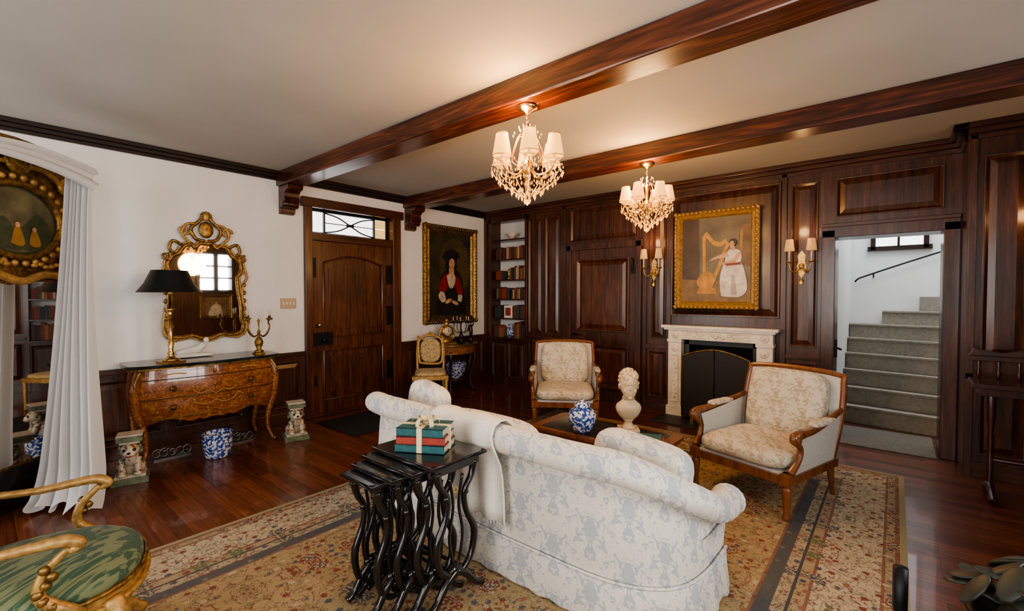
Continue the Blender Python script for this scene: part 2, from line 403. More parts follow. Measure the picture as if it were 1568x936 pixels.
b.box((-.02,2.86,.93),(.012,3.12,1.10),M_iron);b.lathe([(.0,0),(.022,.01),(.03,.035),(.022,.055),(0,.06)],M_brass,M=T(.005,2.92,1.2)@RY(90))
b.lathe([(.02,0),(.02,.03),(.035,.05),(.0,.07)],M_iron,M=T(.01,2.99,1.0)@RY(90))
for z in (1.82,.4,1.95): b.box((-.015,2.845,z),(.008,2.90,z+.13),M_iron)
for z in (.35,1.15,1.75): b.box((-.015,3.97,z),(.012,4.055,z+.28),M_iron)
b.done(bevel=.004)
b=MB('window_1')
lw(b,2.84,4.06,2.40,2.72,-.12,M_glass,-.13)
for y0,y1 in ((2.84,2.87),(3.06,3.075),(3.82,3.835),(4.03,4.06)): lw(b,y0,y1,2.4,2.72,-.08,M_iron,-.12)
lw(b,2.84,4.06,2.4,2.425,-.08,M_iron,-.12);lw(b,2.84,4.06,2.695,2.72,-.08,M_iron,-.12)
lw(b,3.84,4.03,2.43,2.56,-.11,M_amber,-.12);lw(b,3.84,4.03,2.57,2.69,-.11,M_amber,-.12)
for s in (1,-1): b.tube([(-.1,3.07,2.56-.13*s),(-.1,3.27,2.56-.09*s),(-.1,3.45,2.56),(-.1,3.63,2.56+.09*s),(-.1,3.83,2.56+.13*s)],.009,M_iron,6,smooth_path=4)
b.tube([(-.1,3.40,2.56),(-.1,3.50,2.56)],.02,M_iron,8);b.tube([(-.1,3.075,2.56),(-.1,3.83,2.56)],.006,M_iron,6)
b.done()
for i,(y0,y1) in enumerate(((2.41,2.65),(4.27,4.52))):
    b=MB('trim_ceiling_beam');b.box((0,y0,2.915),(XR,y1,H-.001),M_beam);b.done(bevel=.012)
    b=MB('trim_corbel')
    prof=[(0,2.915),(.26,2.915),(.27,2.89),(.25,2.86),(.20,2.85),(.17,2.82),(.16,2.78),(.18,2.74),(.15,2.70),(.10,2.68),(.06,2.65),(.05,2.60),(0,2.58)]
    n=len(prof);ya,yb=y0+.03,y1-.03
    b.add([(x,ya,z) for x,z in prof]+[(x,yb,z) for x,z in prof],[tuple(range(n)),tuple(reversed(range(n,2*n)))]+[(k,n+k,n+(k+1)%n,(k+1)%n) for k in range(n)],M_beam)
    b.tube([(.10,ya-.004,2.70),(.10,yb+.004,2.70)],.05,M_beam,12);b.done(bevel=.006)
# far wall (built as abutting wall sections around the openings)
yt=Y+.35
def fw(x0,x1,z0,z1,y0=Y,y1=yt,m=None):
    b=MB('wall_far');b.box((x0,y0,z0),(x1,y1,z1),m or M_pan);b.done()
BX0,BX1=.17,.96
fw(-.2,BX0,0,H);fw(BX0,BX1,2.90,H);fw(BX0,BX1,0,.80);fw(BX0,BX1,.8,2.9,Y+.24,yt,M_wall);fw(BX1,3.64,0,H);fw(3.64,4.60,1.05,H)
fw(4.60,5.24,0,H);fw(5.24,6.14,2.24,H);fw(6.14,XR+.2,0,H)
fw(3.64,4.60,0,1.05,Y+.34,yt,M_soot)
b=MB('wall_right_return');b.box((6.24,5.66,0),(XR+.2,Y-.001,H-.001),M_pan);b.done()
b=MB('trim_panelling_far')
P=lambda x0,x1,z0,z1,y=Y,**k: rpanel(b,x0,x1,z0,z1,y,M_pan,**k)
P(1.02,1.31,.95,2.86);P(1.37,1.66,.95,2.86);P(1.02,1.31,.2,.80);P(1.37,1.66,.2,.80)
P(1.86,2.98,2.42,2.92);
P(3.16,3.38,1.0,2.86);P(3.14,3.38,.18,.82)
P(3.46,4.74,1.32,2.90,w=.06,hgt=.04)
P(4.84,5.10,1.0,2.86);P(4.84,5.10,.18,.82)
P(5.26,6.12,2.44,2.86)
P(6.34,6.62,1.05,2.80,5.66);P(6.74,7.2,1.05,2.80,5.66);P(6.34,6.62,.2,.92,5.66);P(6.74,7.2,.2,.92,5.66)
for x0,x1,y in ((1.72,1.78,Y),(3.06,3.11,Y),(3.40,3.455,Y),(4.745,4.80,Y),(6.25,6.30,5.66),(6.66,6.70,5.66),(0.0,.06,Y)): b.box((x0,y-.03,0),(x1,y,H-.1),M_pan)
for x0,x1,y in ((.98,1.72,Y),(3.10,3.40,Y),(4.80,5.14,Y),(6.24,XR,5.66)):
    b.box((x0,y-.03,.86),(x1,y,.91),M_panx);b.box((x0,y-.02,0),(x1,y,.13),M_panx)
b.done(bevel=.003)
b=MB('trim_crown_far')
for z0,z1,d in ((H-.14,H-.09,.03),(H-.09,H-.045,.06),(H-.045,H,.10)):
    b.box((0,Y-d,z0),(6.24,Y,z1),M_panx);b.box((6.24-d,5.66-d,z0),(XR,5.66,z1),M_panx);b.box((6.24-d,5.66-d,z0),(6.24,Y,z1),M_panx)
b.done(bevel=.006)
b=MB('door_2')
b.box((1.80,Y-.02,0),(3.02,Y-.001,2.30),M_pan);rpanel(b,1.98,2.86,1.05,2.14,Y-.02,M_doorw,w=.06,hgt=.03);rpanel(b,1.98,2.86,.2,.85,Y-.02,M_doorw,w=.06,hgt=.03)
for x0,x1,z0,z1 in ((1.80,1.88,0,2.36),(2.96,3.04,0,2.36),(1.78,3.06,2.28,2.38)): b.box((x0,Y-.05,z0),(x1,Y-.001,z1),M_pan)
b.box((1.9,Y-.04,.97),(1.97,Y-.02,1.0),M_iron);b.tube([(1.93,Y-.05,.985),(2.06,Y-.06,.985)],.012,M_iron)
for z in (.4,1.9): b.box((2.88,Y-.035,z),(2.95,Y-.02,z+.12),M_iron)
b.tube([(2.91,Y-.04,1.95),(2.91,Y-.04,2.12)],.014,M_iron)
b.done(bevel=.004)
b=MB('trim_doorway_far')
for x0,x1,z0,z1 in ((5.14,5.26,0,2.30),(6.12,6.235,0,2.30),(5.12,6.235,2.22,2.34)): b.box((x0,Y-.04,z0),(x1,Y,z1),M_pan)
b.box((5.14,Y-.06,2.33),(6.235,Y,2.37),M_panx)
for x0,x1 in ((5.24,5.262),(6.118,6.14)): b.box((x0,Y,0),(x1,yt,2.24),M_dark)
b.box((5.24,Y,2.22),(6.14,yt,2.24),M_dark)
b.done(bevel=.005)
b=MB('built_in_bookcase')
for z in (.80,1.16,1.50,1.84,2.20,2.55): b.box((BX0+.002,Y-.0,z+(.001 if z<.9 else 0)),(BX1-.002,Y+.235,z+.025),M_panx)
for x0,x1 in ((BX0-.05,BX0+.01),(BX1-.01,BX1+.04)): b.box((x0,Y-.03,.0),(x1,Y-.001,2.95),M_pan)
b.box((BX0-.05,Y-.03,2.88),(BX1+.04,Y-.001,2.96),M_panx);b.box((BX0-.05,Y-.05,.80),(BX1+.04,Y-.001,.835),M_panx)
rpanel(b,.19,.555,.14,.76,Y-.001,M_pan);rpanel(b,.575,.94,.14,.76,Y-.001,M_pan)
b.lathe([(.0,0),(.012,.01),(.0,.025)],M_brass,M=T(.565,Y-.02,.45)@RX(90));b.done(bevel=.003)
b=MB('shelf_books')
cols=[M_brown,M_redb,pm('bk1',(.22,.13,.05),.6),pm('bk2',(.03,.03,.035),.6),pm('bk3',(.4,.3,.2),.6),pm('bk4',(.04,.06,.08),.6),M_brown,pm('bk5',(.16,.05,.02),.6)]
for z,xa,xb,hh in ((2.226,.24,.93,.21),(1.866,.24,.42,.16),(1.866,.58,.93,.22),(1.526,.24,.54,.20),(1.526,.60,.93,.19),(1.186,.22,.42,.22),(1.186,.64,.93,.22),(.836,.20,.38,.2),(.836,.67,.93,.28)):
    x=xa
    while x<xb-.02:
        w=random.uniform(.022,.045);h=hh*random.uniform(.82,1.08);b.box((x,Y+.03,z),(x+w-.002,Y+.19,z+h),random.choice(cols));x+=w
b.done()
b=MB('shelf_bowl');b.lathe([(.03,0),(.03,.015),(.07,.04),(.13,.10),(.125,.10),(.06,.045),(0,.03)],M_cream);b.done((.56,Y+.10,2.576),scale=(1,.8,1))
b=MB('shelf_vase');b.lathe([(.04,0),(.07,.06),(.075,.12),(.04,.19),(.03,.22),(.045,.24)],M_bw);b.done((.53,Y+.10,.836))
b=MB('shelf_picture_frame');b.box((-.09,-.01,0),(.09,.01,.22),M_white);b.box((-.06,-.014,.04),(.06,-.01,.18),M_redb);b.done((.53,Y+.04,1.186))
b=MB('shelf_figurine');b.lathe([(.04,0),(.045,.03),(.02,.05),(.035,.10),(.02,.14),(.028,.17),(0,.2)],M_gold);b.done((.5,Y+.1,1.866))
# fireplace
b=MB('fireplace_mantel')
yf=Y-.16
b.box((3.40,yf-.05,1.165),(4.76,Y-.045,1.20),M_marb);b.box((3.43,yf-.03,1.14),(4.73,Y-.045,1.165),M_marb);b.box((3.48,yf,1.02),(4.70,Y-.045,1.14),M_marb)
for x0,x1 in ((3.48,3.65),(4.53,4.70)):
    b.box((x0,yf,0),(x1,Y-.045,1.02),M_marb);b.box((x0-.02,yf-.02,0),(x1+.02,Y-.045,.14),M_marb);b.box((x0-.01,yf-.015,.98),(x1+.01,Y-.045,1.02),M_marb)
    rpanel(b,x0+.03,x1-.03,.2,.82,yf,M_marb,w=.02,hgt=.012)
    for q in range(10): b.ell(((x0+x1)/2+.018*math.sin(q*1.2),yf-.006,.26+.055*q),(.014,.01,.02),M_marb,n=8,k=6)
    b.lathe([(.05,0),(.04,.012),(.015,.016),(.012,.03),(0,.032)],M_marb,M=T((x0+x1)/2,yf,.90)@RX(90),n=16)
    b.lathe([(.05,0),(.04,.012),(.015,.016),(.012,.03),(0,.032)],M_marb,M=T((x0+x1)/2,yf,1.08)@RX(90),n=16)
rpanel(b,3.72,4.00,1.04,1.12,yf,M_marb,w=.015,hgt=.01);rpanel(b,4.20,4.46,1.04,1.12,yf,M_marb,w=.015,hgt=.01)
for s0 in (3.75,4.23):
    for q in range(9): b.ell((s0+.025*q,yf-.004,1.08+.012*math.sin(q*1.9)),(.010,.008,.012),M_marb,n=8,k=6)
for q in range(44): b.box((3.50+.0275*q,yf-.012,1.125),(3.513+.0275*q,yf,1.14),M_marb)
for k in range(9): b.ell((4.1+(k-4)*.018,yf-.005,1.08+.018*math.cos(k*1.3)),(.016,.014,.022),M_marb,n=8,k=6)
b.box((3.66,Y-.06,0),(3.72,Y-.002,1.02),M_hearth);b.box((4.47,Y-.06,0),(4.53,Y-.002,1.02),M_hearth);b.box((3.66,Y-.06,.95),(4.53,Y-.002,1.02),M_hearth)
b.done(bevel=.003)
b=MB('firebox_lining')
for x0,x1 in ((3.641,3.66),(4.58,4.599)): b.box((x0,Y+.02,0),(x1,Y+.339,1.049),M_soot)
b.done()
b=MB('hearth_slab');b.box((3.42,5.5,0),(4.78,Y-.181,.02),M_hearth);b.done(bevel=.004)
b=MB('fire_screen')
m_mesh=pm('screen_mesh',(.03,.026,.022),.55,.5,.3,90)
n=16;pts=[(3.70,.04)]+[(3.70+.78*i/n,.80+.10*(1-abs(2*i/n-1)**1.7)) for i in range(n+1)]+[(4.48,.04)]
b.prism([(x,z) for x,z in pts],0,.008,m_mesh);b.tube([(x,0,z) for x,z in pts],.009,M_gold2,8)
for x in (3.85,4.35): b.box((x-.02,-.07,0),(x+.02,.06,.04),M_brass)
b.tube([(4.09,-.01,.05),(4.09,-.01,.89)],.006,M_iron);b.done((0,Y-.26,.021))
b=MB('fireplace_logs')
for k in range(3): b.tube([(3.85+.02*k,Y+.10+.07*(k%2),.1+.09*(k//2)),(4.35-.03*k,Y+.12+.06*(k%2),.1+.09*(k//2))],.045,M_brown,10)
b.box((3.9,Y+.05,0),(3.93,Y+.25,.06),M_iron);b.box((4.27,Y+.05,0),(4.3,Y+.25,.06),M_iron);b.done()
# stair hall
b=MB('wall_stair_hall')
b.box((5.10,Y+.35,0),(5.24,9.6,4.6),M_hall);b.box((6.9,Y+.35,0),(7.05,9.6,4.6),M_hall)
b.box((5.1,9.2,0),(5.50,9.35,4.6),M_hall);b.box((6.10,9.2,0),(7.05,9.35,4.6),M_hall);b.box((5.5,9.2,0),(6.10,9.35,2.34),M_hall);b.box((5.5,9.2,3.5),(6.1,9.35,4.6),M_hall)
b.box((5.1,Y+.35,4.6),(7.05,9.6,4.7),M_hall);b.box((5.1,Y+.35,H+.11),(7.05,Y+.42,4.6),M_hall)
b.done()
b=MB('window_2')
b.box((5.50,9.28,2.34),(6.1,9.29,3.5),M_glass)
for x0,x1,z0,z1 in ((5.46,5.52,2.30,3.5),(6.08,6.14,2.30,3.5),(5.42,6.18,2.28,2.35),(5.78,5.81,2.34,3.5)): b.box((x0,9.14,z0),(x1,9.25,z1),M_dark)
b.done()
b=MB('staircase')
for i in range(1,8):
    y0=6.95+.28*(i-1);sk=.10*(i-1)/8
    xl=5.245 if i<7 else 5.62
    z1=.19*i
    b.slab([(xl,y0+sk+.12),(6.89,y0-.10),(6.89,9.19),(xl,9.19)],0 if i==1 else .19*(i-1),z1,M_stairc)
    b.slab([(xl,y0+sk+.09),(6.89,y0-.13),(6.89,y0-.05),(xl,y0+sk+.17)],z1,z1+.03,M_stairc)
b.slab([(6.05,8.75),(6.89,8.6),(6.89,9.19),(6.05,9.19)],.19*7,.19*8+.05,M_stairc)
b.done(bevel=.006)
b=MB('landing_runner');b.box((5.27,Y-.1,.001),(6.1,6.83,.012),pm('runner_grey',(.15,.14,.115),.9,0,.2,40));b.done()
b=MB('handrail');b.tube([(5.27,9.13,1.80),(5.31,9.13,1.85),(5.42,9.13,1.90),(5.8,9.13,2.05),(6.2,9.13,2.20),(6.6,9.13,2.35)],.012,M_iron,8,smooth_path=4)
for x,z in ((5.5,1.93),(6.3,2.24)): b.tube([(x,9.13,z),(x,9.199,z-.06)],.01,M_iron)
b.done()
b=MB('door_latch');b.box((5.263,Y+.1,.9),(5.28,Y+.16,1.1),M_iron);b.tube([(5.29,Y+.13,1.0),(5.32,Y+.02,1.0)],.012,M_iron);b.done()
b=MB('wall_right')
wins=[(-1.9,-.5,1.15,2.6),(.9,2.2,1.15,2.6),(3.62,4.30,1.72,2.6)]
ys=[YB-.2]+[v for w in wins for v in w[:2]]+[5.65]
for i in range(0,len(ys),2): b.box((XR,ys[i],0),(XR+.2,ys[i+1],H),M_pan)
for w in wins: b.box((XR,w[0],0),(XR+.2,w[1],w[2]),M_pan);b.box((XR,w[0],w[3]),(XR+.2,w[1],H),M_pan)
b.done()
def winframe(name,M,x0,x1,z0,z1):
    b=MB(name)
    for a0,a1,c0,c1 in ((x0-.08,x0,z0-.08,z1+.08),(x1,x1+.08,z0-.08,z1+.08),(x0,x1,z1,z1+.08),(x0,x1,z0-.08,z0),((x0+x1)/2-.05,(x0+x1)/2+.05,z0,z1)): b.box((a0,-.04,c0),(a1,.05,c1),M_dark,M)
    for k in (1,2): b.box((x0,.0,z0+(z1-z0)*k/3-.02),(x1,.03,z0+(z1-z0)*k/3+.02),M_dark,M)
    b.done()
for i,w in enumerate(wins): winframe('window_%d'%(i+3),T(XR,0,0)@RZ(-90)@Matrix.Scale(-1,4,(1,0,0)),*w)
b=MB('wall_back')
wb=[(.8,2.4),(4.2,5.8)];zb0,zb1=.75,2.75  # unseen window openings, put in for the daylight lamps behind them
xs=[-.2,.8,2.4,4.2,5.8,XR+.2]
for i in range(0,6,2): b.box((xs[i],YB-.2,0),(xs[i+1],YB,H),M_wall)
for w in wb: b.box((w[0],YB-.2,0),(w[1],YB,zb0),M_wall);b.box((w[0],YB-.2,zb1),(w[1],YB,H),M_wall)
b.done()
for i,w in enumerate(wb): winframe('window_%d'%(i+6),T(0,YB,0)@RZ(180)@Matrix.Scale(-1,4,(1,0,0)),w[0],w[1],zb0,zb1)
# ---------------------------------------------------------------- rug, mat
cxr,cyr=(RX0+RX1)/2,(RY0+RY1)/2
b=MB('persian_rug');b.box((RX0-cxr,RY0-cyr,0),(RX1-cxr,RY1-cyr,.012),M_rug);b.done((cxr,cyr,.001))
b=MB('door_mat');b.box((.3,2.75,.001),(1.15,3.85,.014),pm('mat_black',(.012,.012,.014),.95,0,.3,80));b.done(bevel=.004)
# ---------------------------------------------------------------- sofa
def sofa():
    b=MB('sofa')
    raw=[(2.66,2.72),(2.63,2.45),(2.64,2.2),(2.72,2.03),(2.90,1.96),(3.2,1.95),(3.6,1.94),(4.0,1.93),(4.35,1.93),(4.68,1.94),(4.88,2.00),(5.01,2.12),(5.06,2.30),(5.07,2.50),(5.07,2.62)]
    P=catmull([(x,y,0) for x,y in raw],5);m=len(P)
    S=[0]
    for i in range(1,m): S.append(S[-1]+(P[i]-P[i-1]).length)
    tot=S[-1];rows=[];sk=[]
    def top(s):
        e=min(s,tot-s)
        t=min(1,max(0,(e-.05)/.80));t=t*t*(3-2*t)
        return .57+.30*t
    for i in range(m):
        t=(P[min(i+1,m-1)]-P[max(i-1,0)]).normalized()
        o=Vector((t.y,-t.x,0))
        tp=top(S[i]);R=.078
        prof=[(.0,.22),(.012,.40),(.0,tp-.26),(-.008,tp-.18),(.008,tp-.155)]
        cc=(.022,tp-R)
        for k in range(13):
            a=math.radians(-70+ k*(250/12));pk=1+.012*math.sin(S[i]*60);prof.append((cc[0]+R*1.05*pk*math.cos(a),cc[1]+R*pk*math.sin(a)))
        prof+= [(-.10,tp-.13),(-.15,tp-.25),(-.17,.36),(-.17,.25)]
        rows.append([tuple(P[i]+o*q[0]+Vector((0,0,q[1]))) for q in prof])
        w=.010*math.sin(S[i]*38)+.005*math.sin(S[i]*90)
        kp=0
        for ps in (.92,2.05,3.02): 
            dd=abs(S[i]-ps)
            if dd<.03: kp=-.03*(1-dd/.03)
        sk.append([tuple(P[i]+o*q[0]+Vector((0,0,q[1]))) for q in ((.006,.235),(.016,.225),(.024+w*.5+kp*.6,.15),(.042+w+kp,.03),(.038+w+kp,.018),(-.02,.018))])
    b.grid(rows,M_dam);b.grid(sk,M_dam)
    b.tube([(r[1][0],r[1][1],.232) for r in sk],.008,M_dam,6)
    b.tube([r[4] for r in rows],.006,M_dam,6)
    for r in (rows[0],rows[-1]): 
        n=len(r);b.add(r,[tuple(range(n))],M_dam)
        b.tube(r[4:20],.007,M_dam,6)
    b.slab([(2.70,2.70),(2.72,2.15),(2.95,2.05),(4.80,2.05),(5.0,2.2),(5.03,2.64)],.05,.32,M_dam)
    for x0,x1 in ((2.85,3.52),(3.52,4.20),(4.20,4.88)): b.cush(((x0+x1)/2,2.44,.39),((x1-x0)/2,.33,.09),M_dam)
    b.cush((3.02,2.26,.70),(.20,.09,.22),M_dam,T(3.02,2.26,.70)@RY(12)@T(-3.02,-2.26,-.70),e1=.6,e2=.45)
    b.cush((3.7,2.22,.60),(.42,.09,.20),M_dam,e1=.6,e2=.45)
    b.cush((4.73,2.29,.605),(.27,.10,.23),M_dam,T(4.73,2.29,.605)@RY(7)@T(-4.73,-2.29,-.605),e1=.6,e2=.35)
    b.box((2.72,2.66,.018),(5.02,2.70,.25),M_dam)
    for x,y in ((2.8,2.15),(4.95,2.2),(2.8,2.6),(4.95,2.6)): b.box((x-.03,y-.03,.0135),(x+.03,y+.03,.06),M_chairw)
    b.done((0,0,0))
sofa()
def throw():
    b=MB('throw_blanket');rows=[];nx=30
    prof=[(2.14,.60),(2.085,.70),(2.04,.78),(2.0,.855),(1.95,.893),(1.90,.897),(1.85,.878),(1.818,.83),(1.818,.79),(1.84,.735),(1.868,.67),(1.878,.60),(1.882,.5),(1.88,.42),(1.875,.34)]
    for j,(y,z) in enumerate(prof):
        r=[]
        for i in range(nx+1):
            u=i/nx;t=max(0,(j-6)/8)
            x=3.58+.52*u+(.03+.04*u)*t+(1-u)*.12*t
            y2=y-.008-(.006+.014*t)*(1+math.sin(u*17+j*.15))
            zz=z+.006*math.sin(u*11)+(.03*(1-u) if j==len(prof)-1 else 0)
            r.append((x,y2,zz))
        rows.append(r)
    b.grid(rows,M_thr)
    for i in range(0,nx+1):
        p=rows[-1][i];b.tube([p,(p[0],p[1]+.004,p[2]-.03)],.003,M_thr,4)
    b.done(solid=.008)
throw()
# ---------------------------------------------------------------- armchairs
def armchair(loc,rot):
    b=MB('armchair')
    W=.40
    for sx in (-1,1):
        b.lathe([(.018,0),(.028,.02),(.020,.05),(.026,.12),(.034,.22),(.022,.235),(.036,.25),(.036,.30)],M_chairw,(sx*(W-.04),-.36,0),12)
        b.tube([(sx*(W-.06),.40,0),(sx*(W-.06),.36,.15),(sx*(W-.06),.34,.32)],[.018,.024,.03],M_chairw,8)
        b.box((sx*(W-.04)-.035,-.395,.25),(sx*(W-.04)+.035,-.325,.33),M_chairw)
    b.box((-W+.02,-.385,.25),(W-.02,-.34,.31),M_chairw)
    for sx in (-1,1): b.box((sx*(W-.03)-.02,-.36,.25),(sx*(W-.03)+.02,.36,.31),M_chairw)
    b.box((-W+.03,.32,.25),(W-.03,.36,.31),M_chairw)
    b.box((-W+.04,-.36,.27),(W-.04,.34,.33),M_armL)
    b.cush((0,-.05,.39),(W-.055,.36,.08),M_arm)
    MBk=T(0,.30,.31)@RX(-14)
    fr=[(-.36,0),(-.385,.33),(-.375,.60),(-.34,.655),(0,.675),(.34,.655),(.375,.60),(.385,.33),(.36,0)]
    b.prism(fr,.02,.08,M_armL,MBk)
    b.tube([(x,.03,z) for x,z in fr],.024,M_chairw,8,MBk,smooth_path=4)
    b.cush((0,-.045,.37),(.31,.09,.275),M_arm,MBk,e1=.6,e2=.4)
    for sx in (-1,1):
        arm=[(sx*.385,.40,.68),(sx*.40,.15,.64),(sx*.41,-.10,.61),(sx*.405,-.28,.605),(sx*.40,-.345,.59),(sx*.40,-.35,.55)]
        b.tube(arm,[.02,.024,.028,.034,.034,.022],M_chairw,10,smooth_path=5)
        b.ell((sx*.40,-.335,.575),(.040,.043,.040),M_chairw,n=12,k=8)
        b.cush((sx*.405,.05,.643),(.035,.16,.022),M_arm,n=20)
        b.tube([(sx*.40,-.33,.56),(sx*.395,-.25,.49),(sx*.39,-.27,.41),(sx*.375,-.35,.33)],[.024,.02,.02,.03],M_chairw,8,smooth_path=5)
        for xx in (.375,.355):
            b.add([(sx*xx,-.30,.30),(sx*xx,.34,.30),(sx*(xx+.015),.38,.66),(sx*(xx+.02),.1,.62),(sx*(xx+.02),-.27,.58),(sx*(xx+.015),-.24,.48),(sx*(xx+.01),-.26,.40)],[(0,1,2,3,4,5,6)],M_armL)
    b.done(loc,rot,bevel=.004)
armchair((2.60,4.80,.0145),34)
armchair((4.97,4.10,.0145),-17)
# ---------------------------------------------------------------- coffee table
b=MB('coffee_table')
b.slab([(-.55,-.3),(.55,-.3),(.6,-.25),(.6,.25),(.55,.3),(-.55,.3),(-.6,.25),(-.6,-.25)],.38,.41,M_chairw)
b.slab([(-.5,-.24),(.5,-.24),(.5,.24),(-.5,.24)],.41,.413,M_dmarb)
b.box((-.54,-.25,.31),(.54,.25,.38),M_chairw)
for sx in (-1,1):
    for sy in (-1,1): b.tube([(sx*.5,sy*.22,.36),(sx*.53,sy*.25,.26),(sx*.49,sy*.21,.12),(sx*.53,sy*.26,0.025)],[.035,.03,.018,.025],M_chairw,8,smooth_path=4)
b.done((3.85,3.52,.0135),bevel=.006)
ZT=.427
b=MB('ginger_jar');b.lathe([(.06,0),(.085,.03),(.115,.10),(.12,.15),(.10,.19),(.06,.21),(.055,.215),(.07,.22),(.07,.235),(.05,.255),(.015,.262),(.018,.28),(0,.285)],M_bw,n=28);b.done((3.74,3.34,ZT))
b=MB('table_books')
b.box((-.12,-.08,0),(.12,.08,.025),M_redb);b.box((-.11,-.075,.025),(.10,.075,.045),M_teal);b.done((4.28,3.45,ZT),20)
def bust(loc,rot):
    b=MB('marble_bust')
    b.box((-.085,-.075,0),(.085,.075,.025),M_bustm);b.lathe([(.06,.025),(.065,.035),(.04,.05),(.03,.075),(.04,.09),(.05,.10)],M_bustm)
    b.lathe([(.045,.10),(.07,.125),(.092,.165),(.10,.20),(.09,.23),(.062,.255),(.048,.27),(.046,.30)],M_bustm,sx=1.1,sy=.75,n=28)
    M=T(0,-.01,.30)@Matrix.Scale(1.38,4)@T(0,0,-.32)
    b.lathe([(.034,.30),(.032,.36)],M_bustm,(0,.0,0),M=M)
    b.ell((0,.01,.40),(.058,.072,.082),M_bustm,M);b.ell((0,-.022,.365),(.044,.047,.060),M_bustm,M)
    b.add([(-.004,-.066,.400),(.004,-.066,.400),(.011,-.066,.365),(-.011,-.066,.365),(0,-.086,.367)],[(0,1,4),(1,2,4),(2,3,4),(3,0,4)],M_bustm,True,M)
    b.ell((0,-.055,.405),(.038,.016,.008),M_bustm,M,n=12,k=6)
    b.ell((0,-.064,.347),(.016,.009,.004),M_bustm,M,n=10,k=6);b.ell((0,-.063,.339),(.014,.009,.005),M_bustm,M,n=10,k=6);b.ell((0,-.055,.320),(.016,.014,.012),M_bustm,M,n=10,k=6)
    for s in (-1,1):
        b.ell((s*.019,-.058,.391),(.010,.008,.006),M_bustm,M,n=8,k=6);b.ell((s*.056,.01,.38),(.007,.014,.02),M_bustm,M,n=8,k=6);b.ell((s*.026,-.048,.362),(.016,.014,.016),M_bustm,M,n=10,k=6)
    random.seed(3)
    for i in range(80):
        a=random.uniform(0,2*pi);p=random.uniform(-.2,1.5)
        x=math.cos(a)*math.cos(p)*.058;yy=.01+math.sin(a)*math.cos(p)*.072;z=.405+math.sin(p)*.080
        if yy<-.02 and z<.435: continue
        b.ell((x,yy,z),(.013,.013,.012),M_bustm,M,n=8,k=6)
    b.done(loc,rot)
bust((4.02,3.64,ZT),35)
# ---------------------------------------------------------------- nesting tables
def nest():
    b=MB('nesting_tables')
    for k in range(4):
        w=.50-.075*k;d=.36-.02*k;h=.76-.028*k;dy=-.075*k;cx=0-.032*k
        M=T(cx,dy,0)
        q=.03
        b.slab([(-w/2+q,-d/2),(w/2-q,-d/2),(w/2,-d/2+q),(w/2,d/2-q),(w/2-q,d/2),(-w/2+q,d/2),(-w/2,d/2-q),(-w/2,-d/2+q)],h-.022,h,M_black,M)
        b.tube([(-w/2,-d/2,h-.012),(w/2,-d/2,h-.012),(w/2,d/2,h-.012),(-w/2,d/2,h-.012)],.011,M_black,8,M,closed=True)
        for sx in (-1,1):
            x=sx*(w/2-.035)
            b.box((x-.016,-d/2+.03,h-.065),(x+.016,d/2-.03,h-.022),M_black,M)
            for sy in (-1,1):
                y=sy*(d/2-.05)
                b.tube([(x,y,h-.05),(x,y*.85,h-.12),(x,y*.45,h-.20),(x,y*.55,h-.30),(x,y*1.0,h-.42),(x,y*.85,h-.54),(x,y*.35,h-.60),(x,0,h-.61)],[.024,.018,.016,.016,.020,.018,.016,.013],M_black,8,M,smooth_path=5)
                b.tube([(x,y*.35,h-.10),(x,y*.15,h-.25),(x,y*.35,h-.40),(x,y*.2,h-.52),(x,0,h-.58)],.008,M_black,6,M,smooth_path=5)
                b.tube([(x,0,.17),(x,y*.5,.13),(x,y*1.0,.055),(x,y*1.45,.022)],[.024,.022,.018,.021],M_black,8,M,smooth_path=4)
                b.ell((x,y*.5,h-.20),(.018,.02,.02),M_black,M,n=8,k=6)
            b.tube([(x,0,.15),(x,0,h-.58)],.02,M_black,8,M);b.ell((x,0,.17),(.02,.05,.035),M_black,M,n=10,k=8)
        b.tube([(-w/2+.035,d/2-.06,.10),(w/2-.035,d/2-.06,.10)],.012,M_black,8,M)
    for i in range(8): b.ell((.236,-.02+.014*math.cos(i*pi/4),.60+.014*math.sin(i*pi/4)),(.002,.006,.006),M_gold,n=6,k=4)
    b.done((3.85,1.58,.0135))
nest()
b=MB('book_stack_with_ribbon')
z=0
for i,(m,w,d,h,r) in enumerate(((M_teal,.27,.195,.040,0),(M_redb,.262,.19,.040,3),(M_teal,.255,.185,.042,-1))):
    M=RZ(r)
    b.box((-w/2,-d/2,z),(w/2,d/2,z+.004),m,M);b.box((-w/2,-d/2,z+h-.004),(w/2,d/2,z+h),m,M);b.box((-w/2,-d/2,z),(w/2,-d/2+.006,z+h),m,M)
    b.box((-w/2+.005,-d/2+.006,z+.004),(w/2-.006,d/2-.006,z+h-.004),M_paper,M);z+=h+.001
b.box((-.014,-.100,-.0),(.014,.100,z+.003),M_ribbon);b.box((-.138,-.012,0),(.138,.012,z+.003),M_ribbon)
for a in range(6):
    M=T(0,0,z+.005)@RZ(a*60+15)
    b.grid([[(.075*math.sin(t*pi/8),(s-.5)*.024,.035*math.sin(t*pi/8*2) if t<5 else .035*math.sin(t*pi/8*2)*.4) for s in (0,1)] for t in range(9)],M_ribbon,M)
b.ell((0,0,z+.012),(.014,.014,.012),M_ribbon,n=10,k=6)
b.done((3.84,1.57,.7765),30,solid=0)
